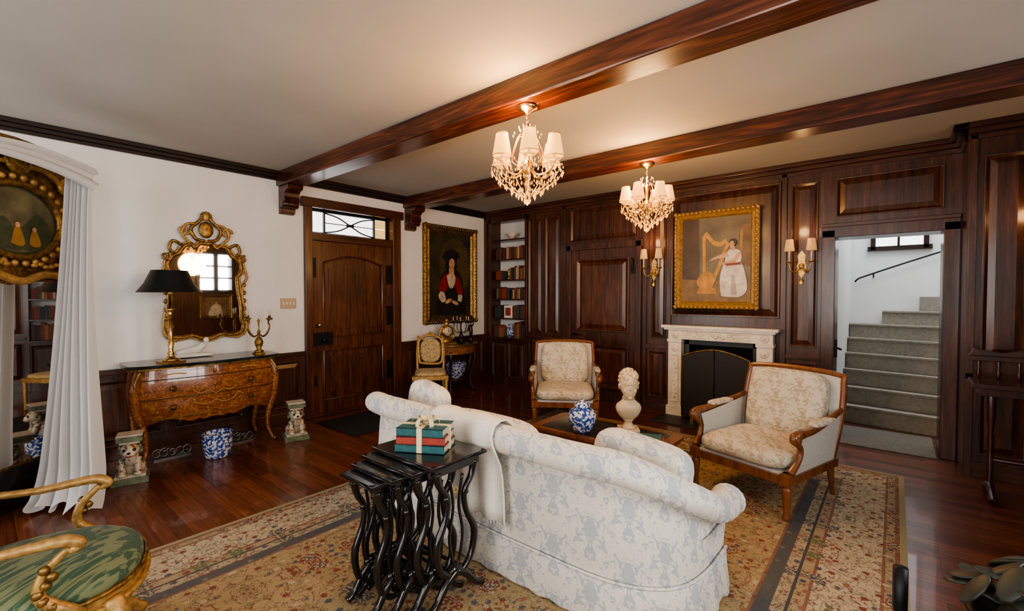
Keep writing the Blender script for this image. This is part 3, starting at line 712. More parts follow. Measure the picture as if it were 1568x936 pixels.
# ---------------------------------------------------------------- commode
def commode():
    b=MB('bombe_commode')
    def outline(w,d,ser):
        out=[(-w*.98,0)]
        side=8
        for i in range(1,side): out.append((-w-.015*math.sin(pi*i/side),-d*.78*i/side))
        fr=26
        for i in range(fr+1):
            u=-1+2*i/fr
            x=w*u
            y=-(d*(.80+.20*math.cos(u*pi*.5)**.6)+ser*math.cos(u*pi*2)*(.5 if abs(u)<.75 else .2)) if abs(u)<.999 else -d*.80
            out.append((x,y))
        for i in range(side-1,0,-1): out.append((w+.015*math.sin(pi*i/side),-d*.78*i/side))
        out.append((w*.98,0));return out
    rows=[]
    zs=[0.36,.42,.50,.60,.70,.80,.87,.90]
    for z in zs:
        t=(z-.36)/.54;bul=math.sin(pi*min(1,t))*.035
        w=.56+bul+ .02*t;d=.48+bul+.02*t
        o=outline(w,d,.012)
        r=[]
        for k,(x,y) in enumerate(o):
            zz=z
            if z==.36: zz=z+ .05*(abs(math.cos(x/w*pi*1.5)))-.03*(1 if abs(x/w)<.2 else 0)
            r.append((x,y,zz))
        rows.append(r)
    b.grid(rows,M_marq);b.box((-.55,-.35,.42),(.55,0,.89),M_marq)
    o=outline(.64,.55,.014);b.slab(o,.90,.915,M_gold2);b.slab([(x*1.015,y*1.02) for x,y in o],.915,.945,M_dmarb)
    for zz in (.80,.62,.43):
        t=(zz-.36)/.54;bul=math.sin(pi*t)*.035;oo=outline(.562+bul+.02*t,.482+bul+.02*t,.012)
        b.tube([(x,y,zz) for x,y in oo[8:-8]],.005,M_gold2 if zz<.5 else M_mahog,6)
    for sx in (-1,1):
        b.tube([(sx*.57,-.40,.90),(sx*.615,-.43,.72),(sx*.60,-.42,.5),(sx*.55,-.41,.32),(sx*.535,-.42,.15),(sx*.57,-.46,.03),(sx*.585,-.475,.0)],[.03,.036,.034,.032,.018,.016,.024],M_marq,10,smooth_path=5)
        b.tube([(sx*.565,-.425,.90),(sx*.615,-.455,.78),(sx*.60,-.45,.66)],[.018,.014,.006],M_gold2,8,smooth_path=4)
        b.ell((sx*.585,-.478,.02),(.026,.028,.02),M_gold2,n=10,k=6)
        b.tube([(sx*.56,-.06,.5),(sx*.55,-.05,.3),(sx*.53,-.04,.12),(sx*.56,-.04,.0)],[.034,.03,.018,.02],M_marq,8,smooth_path=4)
        for zz in (.71,.53):
            yy=-.515 if zz>.6 else -.51
            M=T(sx*.34,yy,zz)@RX(90)
            b.lathe([(.028,0),(.022,.008),(.01,.012),(.01,.02),(0,.022)],M_gold2,M=M,n=14)
            b.tube([(sx*.34+.022*math.cos(a*pi/8),yy-.02,zz-.012+.022*math.sin(a*pi/8)) for a in range(-8,1)],.004,M_gold2,6)
    for zz in (.845,.71): b.ell((0,-.535,zz),(.014,.006,.02),M_gold2,n=10,k=6)
    ml=pm('inlay_light',(.50,.28,.08),.3)
    for s in (-1,1):
        b.tube([(0,-.553,.56),(s*.07,-.552,.53),(s*.16,-.548,.55),(s*.20,-.545,.60),(s*.26,-.54,.57)],.004,ml,5,smooth_path=4)
        b.tube([(0,-.553,.62),(s*.06,-.552,.66),(s*.13,-.55,.64),(s*.19,-.546,.68)],.004,ml,5,smooth_path=4)
        b.tube([(s*.24,-.53,.845),(s*.33,-.525,.855),(s*.42,-.52,.84)],.006,ml,5,smooth_path=3)
    b.done((.055,1.56,0),90)
commode()
ZC=.946
def lamp(loc):
    b=MB('table_lamp')
    b.box((-.085,-.085,0),(.085,.085,.015),M_brass);b.lathe([(.07,.015),(.072,.03),(.04,.045),(.022,.07),(.032,.085),(.022,.10),(.02,.12),(.026,.2),(.018,.21),(.018,.45),(.03,.46),(.018,.475),(.032,.50),(.036,.52),(.012,.53),(.010,.66)],M_brass,n=20)
    for i in range(14): b.tube([(.021*math.cos(i*.8+a*.6),.021*math.sin(i*.8+a*.6),.21+i*.017+a*.003) for a in range(5)],.004,M_brass,5)
    bl=pm('lampshade_black',(.006,.006,.007),.45)
    rows=[[(r*math.cos(a),r*math.sin(a),z) for a in [2*pi*i/40 for i in range(40)]] for r,z in ((.26,.675),(.20,.76),(.145,.885))]
    b.grid(rows,bl,closed=True);b.grid([[(x*.985,y*.985,z) for x,y,z in r] for r in rows],M_goldm,closed=True)
    b.lathe([(.01,.66),(.03,.70),(.032,.73),(0,.76)],M_shade2);b.lathe([(.145,.87),(.01,.882)],bl,n=40);b.lathe([(.008,.88),(.014,.895),(0,.91)],M_brass,n=10)
    b.done(loc,20)
lamp((.42,1.24,ZC))
def candelabrum(name,loc,s=1,mat=M_brass,arms=4,rot=0):
    b=MB(name)
    b.box((-.05,-.05,0),(.05,.05,.012),mat);b.lathe([(.045,.012),(.05,.03),(.02,.05),(.04,.10),(.045,.13),(.03,.17),(.012,.19),(.012,.22),(.02,.24),(.008,.27),(.008,.34),(.016,.36),(0,.39)],mat,n=16)
    for i in range(arms):
        a=2*pi*i/arms+.4;M=RZ(math.degrees(a))
        b.tube([(0,0,.22),(.06,0,.19),(.12,0,.23),(.15,0,.30),(.13,0,.35),(.15,0,.37)],.007,mat,6,M,smooth_path=5)
        b.lathe([(.0,.37),(.03,.378),(.034,.39),(.014,.39),(.014,.42)],mat,(.15*math.cos(a),.15*math.sin(a),0),12);b.lathe([(.009,.42),(.009,.49),(0,.495)],M_cream,(.15*math.cos(a),.15*math.sin(a),0),8)
    b.done(loc,rot,scale=s)
candelabrum('brass_candelabrum',(.38,2.05,ZC),1.0,M_gold2)
b=MB('marble_reclining_figurine')
b.cush((0,0,.02),(.17,.05,.02),M_white);b.tube([(-.15,0,.05),(-.05,0,.07),(.03,0,.08),(.09,0,.13)],[.02,.035,.04,.03],M_white,10,smooth_path=4);b.ell((.11,0,.17),(.025,.028,.032),M_white);b.done((.16,1.50,ZC),90)
def foodog(loc,rot):
    b=MB('ceramic_foo_dog')
    b.slab([(-.12,-.10),(.12,-.10),(.12,.10),(-.12,.10)],0,.05,M_gglz)
    b.slab([(-.10,-.08),(.10,-.08),(.10,.08),(-.10,.08)],.05,.07,M_cream)
    b.ell((0,.02,.14),(.07,.07,.09),M_foo);b.ell((0,-.03,.21),(.058,.055,.08),M_foo);b.ell((0,-.05,.27),(.066,.06,.06),M_foo);b.ell((0,-.10,.255),(.042,.03,.03),M_cream)
    b.ell((0,-.128,.265),(.014,.008,.01),M_iron,n=8,k=6);b.ell((0,-.122,.240),(.026,.008,.006),M_redb,n=8,k=6)
    for s in (-1,1):
        b.tube([(s*.045,-.03,.2),(s*.05,-.06,.13),(s*.05,-.065,.075)],[.03,.024,.026],M_foo,10);b.ell((s*.05,-.075,.08),(.028,.035,.018),M_cream,n=10,k=6)
        b.ell((s*.065,.02,.11),(.035,.05,.045),M_foo);b.ell((s*.032,-.10,.285),(.014,.01,.012),M_iron,n=8,k=6);b.ell((s*.065,-.04,.29),(.012,.02,.026),M_gglz,n=8,k=6)
    for i in range(10):
        a=pi*i/9;b.ell((.068*math.cos(a),-.02,.25+.055*math.sin(a)),(.02,.02,.02),M_gglz,n=8,k=6)
    b.box((-.065,-.07,.325),(.065,.055,.345),M_cream);b.box((-.085,-.09,.345),(.085,.075,.39),M_gglz);b.box((-.085,-.09,.39),(.085,.075,.40),M_cream)
    b.done(loc,rot,bevel=.006,scale=1.04)
foodog((.78,.86,0),75);foodog((.70,2.30,0),75)
b=MB('blue_white_jardiniere');b.lathe([(.10,0),(.115,.02),(.11,.04),(.125,.10),(.13,.17),(.12,.21),(.135,.225),(.135,.24),(.115,.24),(.11,.12),(0,.1)],M_bw,n=28);b.done((.66,1.55,0))
for yy,nn in ((1.25,5),(1.86,4)):
    b=MB('silver_ribbon_ornament')
    for i in range(nn): b.tube(spiral(-.03*(nn-1)+.06*i,.06,.05,.015,1.3,i,16),.008,M_pew,6)
    b.box((-.03*nn,-.03,0),(.03*nn,.03,.015),M_pew);b.done((.35,yy,0),90)
def cartouche():
    b=MB('gilt_wall_mirror')
    half=[(0,1.05),(.06,1.05),(.10,1.00),(.13,1.03),(.20,1.01),(.25,.93),(.30,.90),(.345,.82),(.33,.74),(.30,.68),(.315,.5),(.335,.36),(.34,.22),(.36,.14),(.33,.07),(.24,.045),(.14,.06),(.06,.03),(0,.02)]
    poly=half+[(-x,z) for x,z in reversed(half[1:-1])]
    cp=catmull([(x,0,z) for x,z in poly]+[(poly[0][0],0,poly[0][1])],4)[:-1]
    b.add([(p.x,-.02,p.z) for p in cp],[tuple(range(len(cp)))],M_mir)
    b.prism([(p.x*1.06,(p.z-.53)*1.03+.53) for p in cp],-.012,0,M_gold2)
    b.tube([(p.x,-.025,p.z) for p in cp],.020,M_gold2,8,closed=True);b.tube([(p.x*1.08,-.02,(p.z-.53)*1.045+.53) for p in cp],.014,M_goldm,6,closed=True)
    for s in (-1,1):
        b.tube([(s*.02,-.03,1.08),(s*.10,-.03,1.10),(s*.14,-.03,1.20),(s*.08,-.03,1.27),(s*.03,-.03,1.33)],.018,M_gold2,8,smooth_path=4)
        b.tube([(s*.14,-.03,1.04),(s*.22,-.03,1.14),(s*.18,-.03,1.24),(s*.10,-.03,1.26)],.015,M_goldm,8,smooth_path=4)
        b.tube([(s*.22,-.03,1.02),(s*.30,-.03,1.06),(s*.33,-.03,.98),(s*.29,-.03,.93)],.016,M_gold2,8,smooth_path=4)
        b.tube(spiral(s*.20,1.18,.055,.015,1.2,0,18,-.03,s),.013,M_goldm,6)
        b.tube(spiral(s*.36,.90,.045,.012,1.2,1,18,-.03,s),.013,M_gold2,6)
        b.tube([(s*.37,-.03,.80),(s*.40,-.03,.70),(s*.36,-.03,.60),(s*.35,-.03,.45),(s*.38,-.03,.3),(s*.39,-.03,.15),(s*.36,-.03,.06),(s*.28,-.03,.01)],.013,M_goldm,6,smooth_path=4)
        for q in range(5): b.ell((s*.37,-.035,.25+.09*q),(.018,.014,.026),M_gold2,n=8,k=6)
    b.ell((0,-.03,1.20),(.07,.02,.09),M_gold2);b.ell((0,-.04,1.34),(.035,.02,.05),M_goldm,n=10,k=8)
    for i in range(7): b.ell((.045*math.cos(pi*i/6),-.04,1.33+.05*math.sin(pi*i/6)),(.016,.012,.02),M_gold2,n=8,k=6)
    b.done((.01,1.66,1.10),90)
cartouche()
b=MB('light_switch_plate');b.box((-.095,-.012,-.065),(.095,0,.065),pm('switch_brass',(.45,.37,.26),.4,.3))
for i in range(4): b.box((-.07+.042*i,-.022,-.018),(-.058+.042*i,-.012,.018),M_white)
b.done((.001,2.54,1.49),90)
def frame(b,w,h,fw_,mat,dep=.06):
    def ring(x0,z0,d0,x1,z1,d1):
        A=[(-x0,d0,-z0),(x0,d0,-z0),(x0,d0,z0),(-x0,d0,z0)];B=[(-x1,d1,-z1),(x1,d1,-z1),(x1,d1,z1),(-x1,d1,z1)]
        b.add(A+B,[(k,(k+1)%4,4+(k+1)%4,4+k) for k in range(4)],mat)
    W,Hh=w/2,h/2;f=fw_
    ring(W,Hh,0,W,Hh,-dep*.8);ring(W,Hh,-dep*.8,W-f*.25,Hh-f*.25,-dep);ring(W-f*.25,Hh-f*.25,-dep,W-f*.55,Hh-f*.55,-dep*.55);ring(W-f*.55,Hh-f*.55,-dep*.55,W-f*.8,Hh-f*.8,-dep*.7);ring(W-f*.8,Hh-f*.8,-dep*.7,W-f,Hh-f,-dep*.3)
    st=.055
    for s in (-1,1):
        k=int(w/st)
        for i in range(k+1):
            b.ell((-W+.01+(w-.02)*i/k,-dep,s*(Hh-f*.22)),(.024,.012,f*.2),mat,n=8,k=4)
        k=int(h/st)
        for i in range(k+1): b.ell((s*(W-f*.22),-dep,-Hh+.01+(h-.02)*i/k),(f*.2,.012,.024),mat,n=8,k=4)
def cm(n,c): return pm(n,c,.5,0,.25,12)
c_skin=cm('p_skin',(.52,.29,.16));c_hair=cm('p_hair',(.010,.008,.006));c_red=cm('p_red',(.22,.015,.012));c_whi=cm('p_white',(.50,.44,.34));c_bg=pm('p_bg',(.035,.027,.012),.45,0,.6,3);c_oc=cm('p_ochre',(.30,.16,.04));c_blk=cm('p_black',(.010,.009,.010))
b=MB('portrait_painting')
frame(b,1.18,1.62,.13,M_gold2,.07)
sq=[(-.47,-.69),(.47,-.69),(.47,.69),(-.47,.69)]
paint(b,[(sq,c_bg),(e2(.10,.16,.36,.46),pm('p_bg2',(.075,.052,.018),.45,0,.5,3)),
 ([(-.36,-.66),(-.30,-.35),(-.22,-.05),(-.14,.06),(.08,.10),(.22,.0),(.30,-.25),(.34,-.6),(.3,-.67),(-.2,-.67)],c_blk),
 ([(-.26,-.18),(-.15,.01),(-.04,-.02),(-.06,-.18),(-.16,-.30),(-.26,-.28)],c_red),([(.06,-.06),(.16,-.03),(.25,-.18),(.26,-.34),(.16,-.33),(.10,-.20)],c_red),
 ([(-.24,-.28),(-.16,-.30),(-.12,-.42),(-.20,-.46),(-.28,-.36)],c_whi),([(.16,-.33),(.26,-.34),(.24,-.46),(.15,-.44)],c_whi),
 ([(-.10,-.02),(.0,.05),(.09,-.02),(.08,-.14),(.03,-.22),(-.05,-.20)],c_whi),
 ([(-.05,.02),(-.045,.14),(.05,.14),(.06,.02),(.01,-.06)],c_skin),
 (e2(0,.26,.13,.15),c_hair),(e2(-.09,.16,.035,.10,10),c_hair),(e2(.10,.16,.03,.09,-10),c_hair),(e2(.01,.19,.064,.088,-5),c_skin),
 ([(-.17,.25),(-.19,.31),(-.10,.40),(.06,.43),(.17,.36),(.17,.28),(.06,.29),(-.07,.27)],c_blk),
 (e2(-.07,-.44,.08,.034,25),c_skin),(e2(.08,-.47,.08,.03,-20),c_skin),
 (e2(-.015,.205,.012,.005),c_hair),(e2(.038,.20,.012,.005),c_hair),(e2(.013,.145,.018,.006),c_red),(e2(.016,.175,.006,.014),cm('p_sh',(.36,.17,.09)))],-.02)
b.done((.001,5.23,1.93),90)
b=MB('lady_painting')
frame(b,.72,.60,.07,M_gold2,.05)
paint(b,[([(-.29,-.23),(.29,-.23),(.29,.23),(-.29,.23)],pm('l_bg',(.16,.11,.06),.5,0,.4,5)),([(-.14,-.23),(-.10,.0),(-.03,.06),(.05,.05),(.12,-.02),(.16,-.23)],c_whi),(e2(0,.11,.04,.05),c_hair),(e2(0,.10,.03,.04),c_skin)],-.015)
b.done((XR-.001,3.96,1.30),-90)
b=MB('harpist_painting')
frame(b,1.0,1.24,.095,M_goldm,.07)
w=.41;h=.53
sq=[(-w,-h),(w,-h),(w,h),(-w,h)]
c_b1=pm('h_bg',(.12,.10,.062),.45,0,.45,4);c_b2=pm('h_bg2',(.07,.035,.018),.45,0,.4,4);c_gd=cm('h_gold',(.48,.23,.04));c_dr=cm('h_dress',(.62,.56,.48));c_dr2=cm('h_dress2',(.40,.35,.30));c_fl=cm('h_floor',(.20,.12,.05))
ly=[(sq,c_b1),([(-w,-h),(-.18,-h),(-.2,h),(-w,h)],c_b2),([(-w,-h),(w,-h),(w,-.30),(-w,-.24)],c_fl),([(.26,-.1),(w,-.1),(w,.42),(.28,.40)],pm('h_ch',(.15,.085,.035),.5,0,.4,6)),
 ([(.28,-.05),(.31,-.05),(.32,.36),(.29,.36)],c_oc),
 ([(-.145,-.36),(-.105,-.36),(-.11,.30),(-.155,.30)],c_gd),
 ([(-.16,.28),(-.10,.35),(-.02,.25),(.06,.21),(.12,.25),(.14,.21),(.06,.155),(-.03,.185),(-.10,.27)],c_gd),
 ([(.14,.22),(.10,.12),(-.02,-.2),(-.14,-.38),(-.06,-.40),(.05,-.16),(.14,.10),(.17,.18)],c_gd),
 ([(-.22,-.43),(.03,-.43),(.01,-.36),(-.20,-.36)],c_gd),([(-.13,-.40),(-.22,-.30),(-.17,-.19),(-.07,-.15),(.02,-.26)],c_gd),
 ([(.08,-.46),(.06,-.28),(.08,-.14),(.14,-.02),(.28,-.02),(.35,-.18),(.37,-.38),(.28,-.47)],c_dr),([(.19,-.44),(.20,-.2),(.23,-.2),(.26,-.44)],c_dr2),
 ([(.12,-.04),(.14,.08),(.20,.12),(.28,.10),(.31,.02),(.28,-.06),(.2,-.08)],c_dr),
 ([(.14,.075),(.02,.04),(-.05,.0),(-.05,-.02),(.04,.005),(.16,.03)],c_skin),([(.26,.08),(.20,-.02),(.06,-.05),(.06,-.07),(.22,-.055),(.30,.05)],c_skin),
 (e2(.21,.13,.03,.025),c_skin),(e2(.21,.20,.045,.046),c_hair),(e2(.20,.18,.028,.038,8),c_skin),([(.12,-.06),(.30,-.045),(.30,-.075),(.14,-.085)],c_red)]
for i in range(9): x=-.08+.022*i; ly.append(([(x,.20-.004*i),(x+.002,.20-.004*i),(x+.002,-.28+.05*i),(x,-.28+.05*i)],c_oc))
paint(b,ly,-.02)
b.done((4.03,Y-.042,2.04),0)
# ---------------------------------------------------------------- chandeliers & sconces
def chandelier(loc,rot):
    b=MB('chandelier')
    b.lathe([(.07,0),(.075,-.012),(.05,-.03),(.02,-.045),(.012,-.06)],M_brass,n=20)
    for k in range(3): b.tube([(.010*math.cos(a*pi/4)*(1 if k%2 else 0),.010*math.cos(a*pi/4)*(0 if k%2 else 1),-.068-.022*k+.015*math.sin(a*pi/4)) for a in range(8)],.0035,M_brass,5,closed=True)
    b.lathe([(.01,-.12),(.02,-.14),(.010,-.16),(.012,-.20),(.03,-.23),(.016,-.27),(.014,-.36),(.045,-.40),(.05,-.43),(.02,-.47),(.012,-.50),(.028,-.54),(0,-.58)],M_brass,n=16)
    na=6
    def drop(x,y,z,s): 
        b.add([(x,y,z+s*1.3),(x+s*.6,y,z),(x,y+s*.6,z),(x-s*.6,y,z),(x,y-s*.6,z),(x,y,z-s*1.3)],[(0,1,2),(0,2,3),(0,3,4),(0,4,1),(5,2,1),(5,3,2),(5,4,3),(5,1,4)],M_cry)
    for i in range(na):
        a=2*pi*i/na;M=RZ(math.degrees(a));R=.205
        b.tube([(.02,0,-.42),(.08,0,-.48),(.16,0,-.47),(R,0,-.42),(R,0,-.40)],.007,M_brass,6,M,smooth_path=4)
        b.tube([(.01,0,-.24),(.05,0,-.20),(.09,0,-.26),(.12,0,-.36),(.08,0,-.40)],.005,M_brass,6,M,smooth_path=4)
        x,y=R*math.cos(a),R*math.sin(a)
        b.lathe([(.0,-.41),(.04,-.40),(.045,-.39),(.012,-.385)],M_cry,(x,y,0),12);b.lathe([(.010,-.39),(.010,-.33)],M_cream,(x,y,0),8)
        b.lathe([(.006,-.33),(.014,-.305),(.008,-.275),(0,-.26)],M_bulb,(x,y,0),8)
        sh=[[(x+r*math.cos(t),y+r*math.sin(t),z) for t in [2*pi*q/20 for q in range(20)]] for r,z in ((.066,-.375),(.053,-.30),(.040,-.225))]
        b.grid(sh,M_shade,closed=True);b.tube(sh[0],.003,M_goldm,4,closed=True);b.tube(sh[2],.003,M_goldm,4,closed=True)
        for q in range(6):
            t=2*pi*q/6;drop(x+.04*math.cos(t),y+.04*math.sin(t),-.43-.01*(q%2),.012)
        for q in range(7):
            t=q/6;a2=a+t*2*pi/na;r=.21-.03*math.sin(pi*t);drop(r*math.cos(a2),r*math.sin(a2),-.42-.06*math.sin(pi*t),.010)
    for r,z,n,s in ((.25,-.47,20,.014),(.20,-.53,18,.015),(.15,-.56,14,.015),(.11,-.60,10,.017),(.06,-.63,7,.017),(.02,-.655,4,.018),(.10,-.20,10,.010),(.06,-.15,8,.010),(.14,-.44,14,.012)):
        for i in range(n):
            t=2*pi*(i+.5*(n%4==2))/n;drop(r*math.cos(t),r*math.sin(t),z,s)
            if z<-.46: drop(r*math.cos(t+.12),r*math.sin(t+.12),z+.045,s*.6)
    for i in range(12):
        a=2*pi*i/12;M=RZ(math.degrees(a))
        b.tube([(.25,0,-.44),(.22,0,-.50),(.14,0,-.56),(.05,0,-.62)],.003,M_cry,4,M,smooth_path=3)
    b.lathe([(.0,-.69),(.018,-.67),(.0,-.645)],M_cry,n=10)
    b.done(loc,rot)
    for nm,dz,e,ss in (('chandelier_light',-.16,42,.10),('chandelier_light_low',-.78,36,.2)):
        l=bpy.data.lights.new(nm,'POINT');l.energy=e;l.color=(1,.50,.16) if ss<.15 else (1,.58,.25);l.shadow_soft_size=ss
        o=bpy.data.objects.new(nm,l);SC.collection.objects.link(o);o.location=(loc[0],loc[1]-(.12 if ss<.15 else 0),loc[2]+dz)
chandelier((3.78,2.53,2.914),12);chandelier((3.84,4.40,2.914),30)
def sconce(loc,rot=0,lit=True):
    b=MB('wall_sconce')
    b.prism([(0,-.12),(.03,-.06),(.045,.02),(.03,.08),(.04,.14),(0,.20),(-.04,.14),(-.03,.08),(-.045,.02),(-.03,-.06)],-.02,0,M_gold)
    b.ell((0,-.03,.02),(.03,.02,.035),M_goldm,n=10,k=8);b.ell((0,-.03,-.15),(.018,.018,.03),M_gold,n=10,k=8);b.lathe([(0,-.04),(.02,-.02),(.012,0)],M_cry,(0,-.04,-.15),8)
    for s in (-1,1):
        b.tube([(0,-.03,.02),(s*.05,-.09,-.05),(s*.09,-.12,-.02),(s*.105,-.12,.06)],.008,M_gold,6,smooth_path=5)
        c=(s*.105,-.12,0)
        b.lathe([(0,.06),(.03,.065),(.034,.078),(.012,.08)],M_gold,c,12);b.lathe([(.011,.08),(.011,.20)],M_cream,c,8)
        b.grid([[(c[0]+r*math.cos(t),c[1]+r*math.sin(t),z) for t in [2*pi*q/18 for q in range(18)]] for r,z in ((.052,.19),(.036,.32))],M_shade2,closed=True)
        b.lathe([(.006,.2),(.012,.24),(0,.27)],M_bulb,c,8)
    b.done(loc,rot)
    l=bpy.data.lights.new('sconce_light','POINT');l.energy=3;l.color=(1,.55,.22);l.shadow_soft_size=.05
    o=bpy.data.objects.new('sconce_light',l);SC.collection.objects.link(o);o.location=(loc[0],loc[1]-.16,loc[2]+.42)
sconce((3.22,Y-.001,1.90));sconce((4.95,Y-.001,1.90));sconce((6.72,5.659,1.86))
# ---------------------------------------------------------------- demilune side table, clock etc
def demi():
    b=MB('demilune_side_table')
    def half(w,d,n=18): return [(w*math.cos(pi+pi*i/n),d*math.sin(pi+pi*i/n)) for i in range(n+1)]
    b.slab(half(.50,.46),.77,.80,M_mahog);b.slab(half(.47,.43),.64,.77,M_marq)
    b.tube([(x,y,.655) for x,y in half(.475,.435)],.008,M_gold,6);b.tube([(x,y,.785) for x,y in half(.502,.462)],.008,M_gold,6)
    b.slab(half(.36,.33),.20,.225,M_mahog)
    for a in (188,235,305,352):
        x=.45*math.cos(math.radians(a));y=.41*math.sin(math.radians(a))
        b.tube([(x,y,.68),(x*1.04,y*1.04,.55),(x*.92,y*.92,.35),(x*.86,y*.86,.18),(x*1.0,y*1.0,.0)],[.03,.026,.016,.014,.018],M_mahog,8,smooth_path=4)
    b.ell((0,-.435,.705),(.05,.012,.03),M_gold)
    b.done((.06,5.14,0),90)
demi()
b=MB('mantel_clock')
b.slab([(-.13,-.06),(.13,-.06),(.13,.06),(-.13,.06)],0,.03,M_gold);b.lathe([(.10,.03),(.08,.06),(.06,.10)],M_gold,sy=.6);b.lathe([(.085,-.04),(.09,-.02),(.09,.02),(.085,.04)],M_gold,M=T(0,0,.19)@RX(90),n=24);b.lathe([(.065,0),(.065,.005)],M_cream,M=T(0,-.042,.19)@RX(90),n=24)
b.box((-.002,-.05,.19),(.002,-.047,.24),M_iron);b.box((0,-.05,.188),(.035,-.047,.192),M_iron)
b.ell((0,0,.30),(.04,.03,.04),M_gold);b.ell((0,0,.35),(.02,.02,.03),M_gold);
for s in (-1,1): b.tube([(s*.05,0,.06),(s*.12,0,.10),(s*.11,0,.18),(s*.07,0,.27)],.016,M_gold,8,smooth_path=4)
b.done((.28,4.90,.801),80,scale=1.1)
M_bronze=pm('dark_bronze',(.05,.035,.02),.35,.8)
candelabrum('bronze_candelabrum',(.28,5.22,.801),.88,M_bronze,5)
b=MB('blue_white_bowl');b.lathe([(.08,0),(.09,.02),(.15,.10),(.17,.20),(.18,.22),(.165,.22),(.13,.1),(0,.06)],M_bw,n=24,sx=1,sy=.8);b.done((.24,5.14,.226),90,scale=1.1)
b=MB('bronze_statuette');b.lathe([(.05,0),(.05,.03),(.04,.05),(.04,.09)],M_black,n=12)
b.tube([(0,0,.09),(.01,0,.2),(-.01,0,.3),(0,0,.36)],[.03,.04,.045,.018],M_bronze,10,smooth_path=4);b.ell((0,0,.41),(.025,.03,.035),M_bronze)
b.tube([(.04,0,.33),(.08,0,.37),(.06,0,.46)],[.018,.014,.01],M_bronze,8);b.tube([(-.04,0,.33),(-.08,0,.27),(-.08,0,.2)],[.018,.014,.01],M_bronze,8)
b.done((.20,5.52,.801),0,scale=.8)
def sidechair(loc,rot):
    b=MB('gilt_side_chair')
    b.slab([(-.24,-.24),(-.1,-.27),(.1,-.27),(.24,-.24),(.20,.2),(-.20,.2)],.38,.43,M_goldm);b.cush((0,-.03,.45),(.21,.21,.04),M_cgold)
    for s in (-1,1):
        b.lathe([(.012,0),(.018,.03),(.014,.06),(.024,.3),(.018,.33),(.028,.38)],M_goldm,(s*.21,-.22,0),10);b.tube([(s*.18,.26,0),(s*.18,.20,.2),(s*.18,.19,.42),(s*.19,.24,.7),(s*.17,.27,.93)],[.014,.018,.02,.016,.016],M_goldm,8,smooth_path=4)
    M=T(0,.235,.72)@RX(-10)
    fr=[(-.15,-.17),(-.17,0),(-.15,.16),(0,.22),(.15,.16),(.17,0),(.15,-.17),(0,-.19)]
    cp=catmull([(x,0,z) for x,z in fr]+[(fr[0][0],0,fr[0][1])],4)[:-1]
    b.tube(cp,.02,M_goldm,8,M,closed=True);b.ell((0,0,0),(.145,.03,.17),M_cgold,M,e1=1,e2=.7)
    b.tube([(-.06,0,.22),(0,0,.26),(.06,0,.22)],.014,M_goldm,8,M,smooth_path=4);b.done(loc,rot,scale=1.05)
sidechair((.60,4.30,0),50)
# ---------------------------------------------------------------- gilt fauteuil
def fauteuil(loc,rot):
    b=MB('gilt_armchair')
    n=28
    plan=[(.33*sp(math.cos(t),.8),-.02+.34*sp(math.sin(t),.75)) for t in [2*pi*i/n for i in range(n)]]
    b.slab([(x*1.0,y*1.0) for x,y in plan],.35,.42,M_goldm);b.tube([(x*1.02,y*1.02,.365) for x,y in plan],.013,M_goldm,8,closed=True);b.tube([(x*1.01,y*1.01,.42) for x,y in plan],.009,M_gold2,6,closed=True)
    b.ell((0,-.02,.435),(.325,.335,.095),M_green,e1=.85,e2=.8,n=36,k=16)
    for s in (-1,1):
        b.tube([(s*.25,-.27,.38),(s*.29,-.31,.28),(s*.25,-.27,.12),(s*.28,-.33,.025)],[.04,.034,.018,.025],M_goldm,10,smooth_path=5)
        b.tube([(s*.22,.28,.38),(s*.23,.33,.2),(s*.23,.42,0.02)],[.035,.025,.02],M_goldm,8,smooth_path=4)
        arm=[(s*.27,.36,.76),(s*.30,.22,.71),(s*.33,.05,.685),(s*.34,-.08,.69),(s*.34,-.16,.69),(s*.335,-.20,.665),(s*.335,-.17,.645)]
        b.tube(arm,[.015,.015,.016,.019,.022,.020,.012],M_goldm,10,smooth_path=6)
        b.tube([(s*.335,-.17,.66),(s*.33,-.10,.58),(s*.335,-.09,.50),(s*.33,-.16,.43),(s*.30,-.19,.39)],[.013,.016,.02,.022,.024],M_goldm,10,smooth_path=6)
        for q in range(7):
            t=q/6;b.ell((s*.345,-.105-.02*math.sin(t*9),.60-.028*q),(.015,.018,.018),M_gold2,n=8,k=6)
    M=T(0,.33,.42)@RX(-12)
    fr=[(-.22,0),(-.29,.2),(-.30,.42),(-.20,.56),(0,.62),(.20,.56),(.30,.42),(.29,.2),(.22,0)]
    cp=catmull([(x,0,z) for x,z in fr]+[(fr[0][0],0,fr[0][1])],4)[:-1]
    b.tube(cp,.026,M_goldm,10,M,closed=True);b.prism([(p.x*.97,p.z*.97+.01) for p in cp],-.02,.02,M_green,M);b.cush((0,-.02,.30),(.24,.05,.26),M_green,M,e1=.7,e2=.6)
    b.done(loc,rot)
fauteuil((3.10,.14,.0135),165)
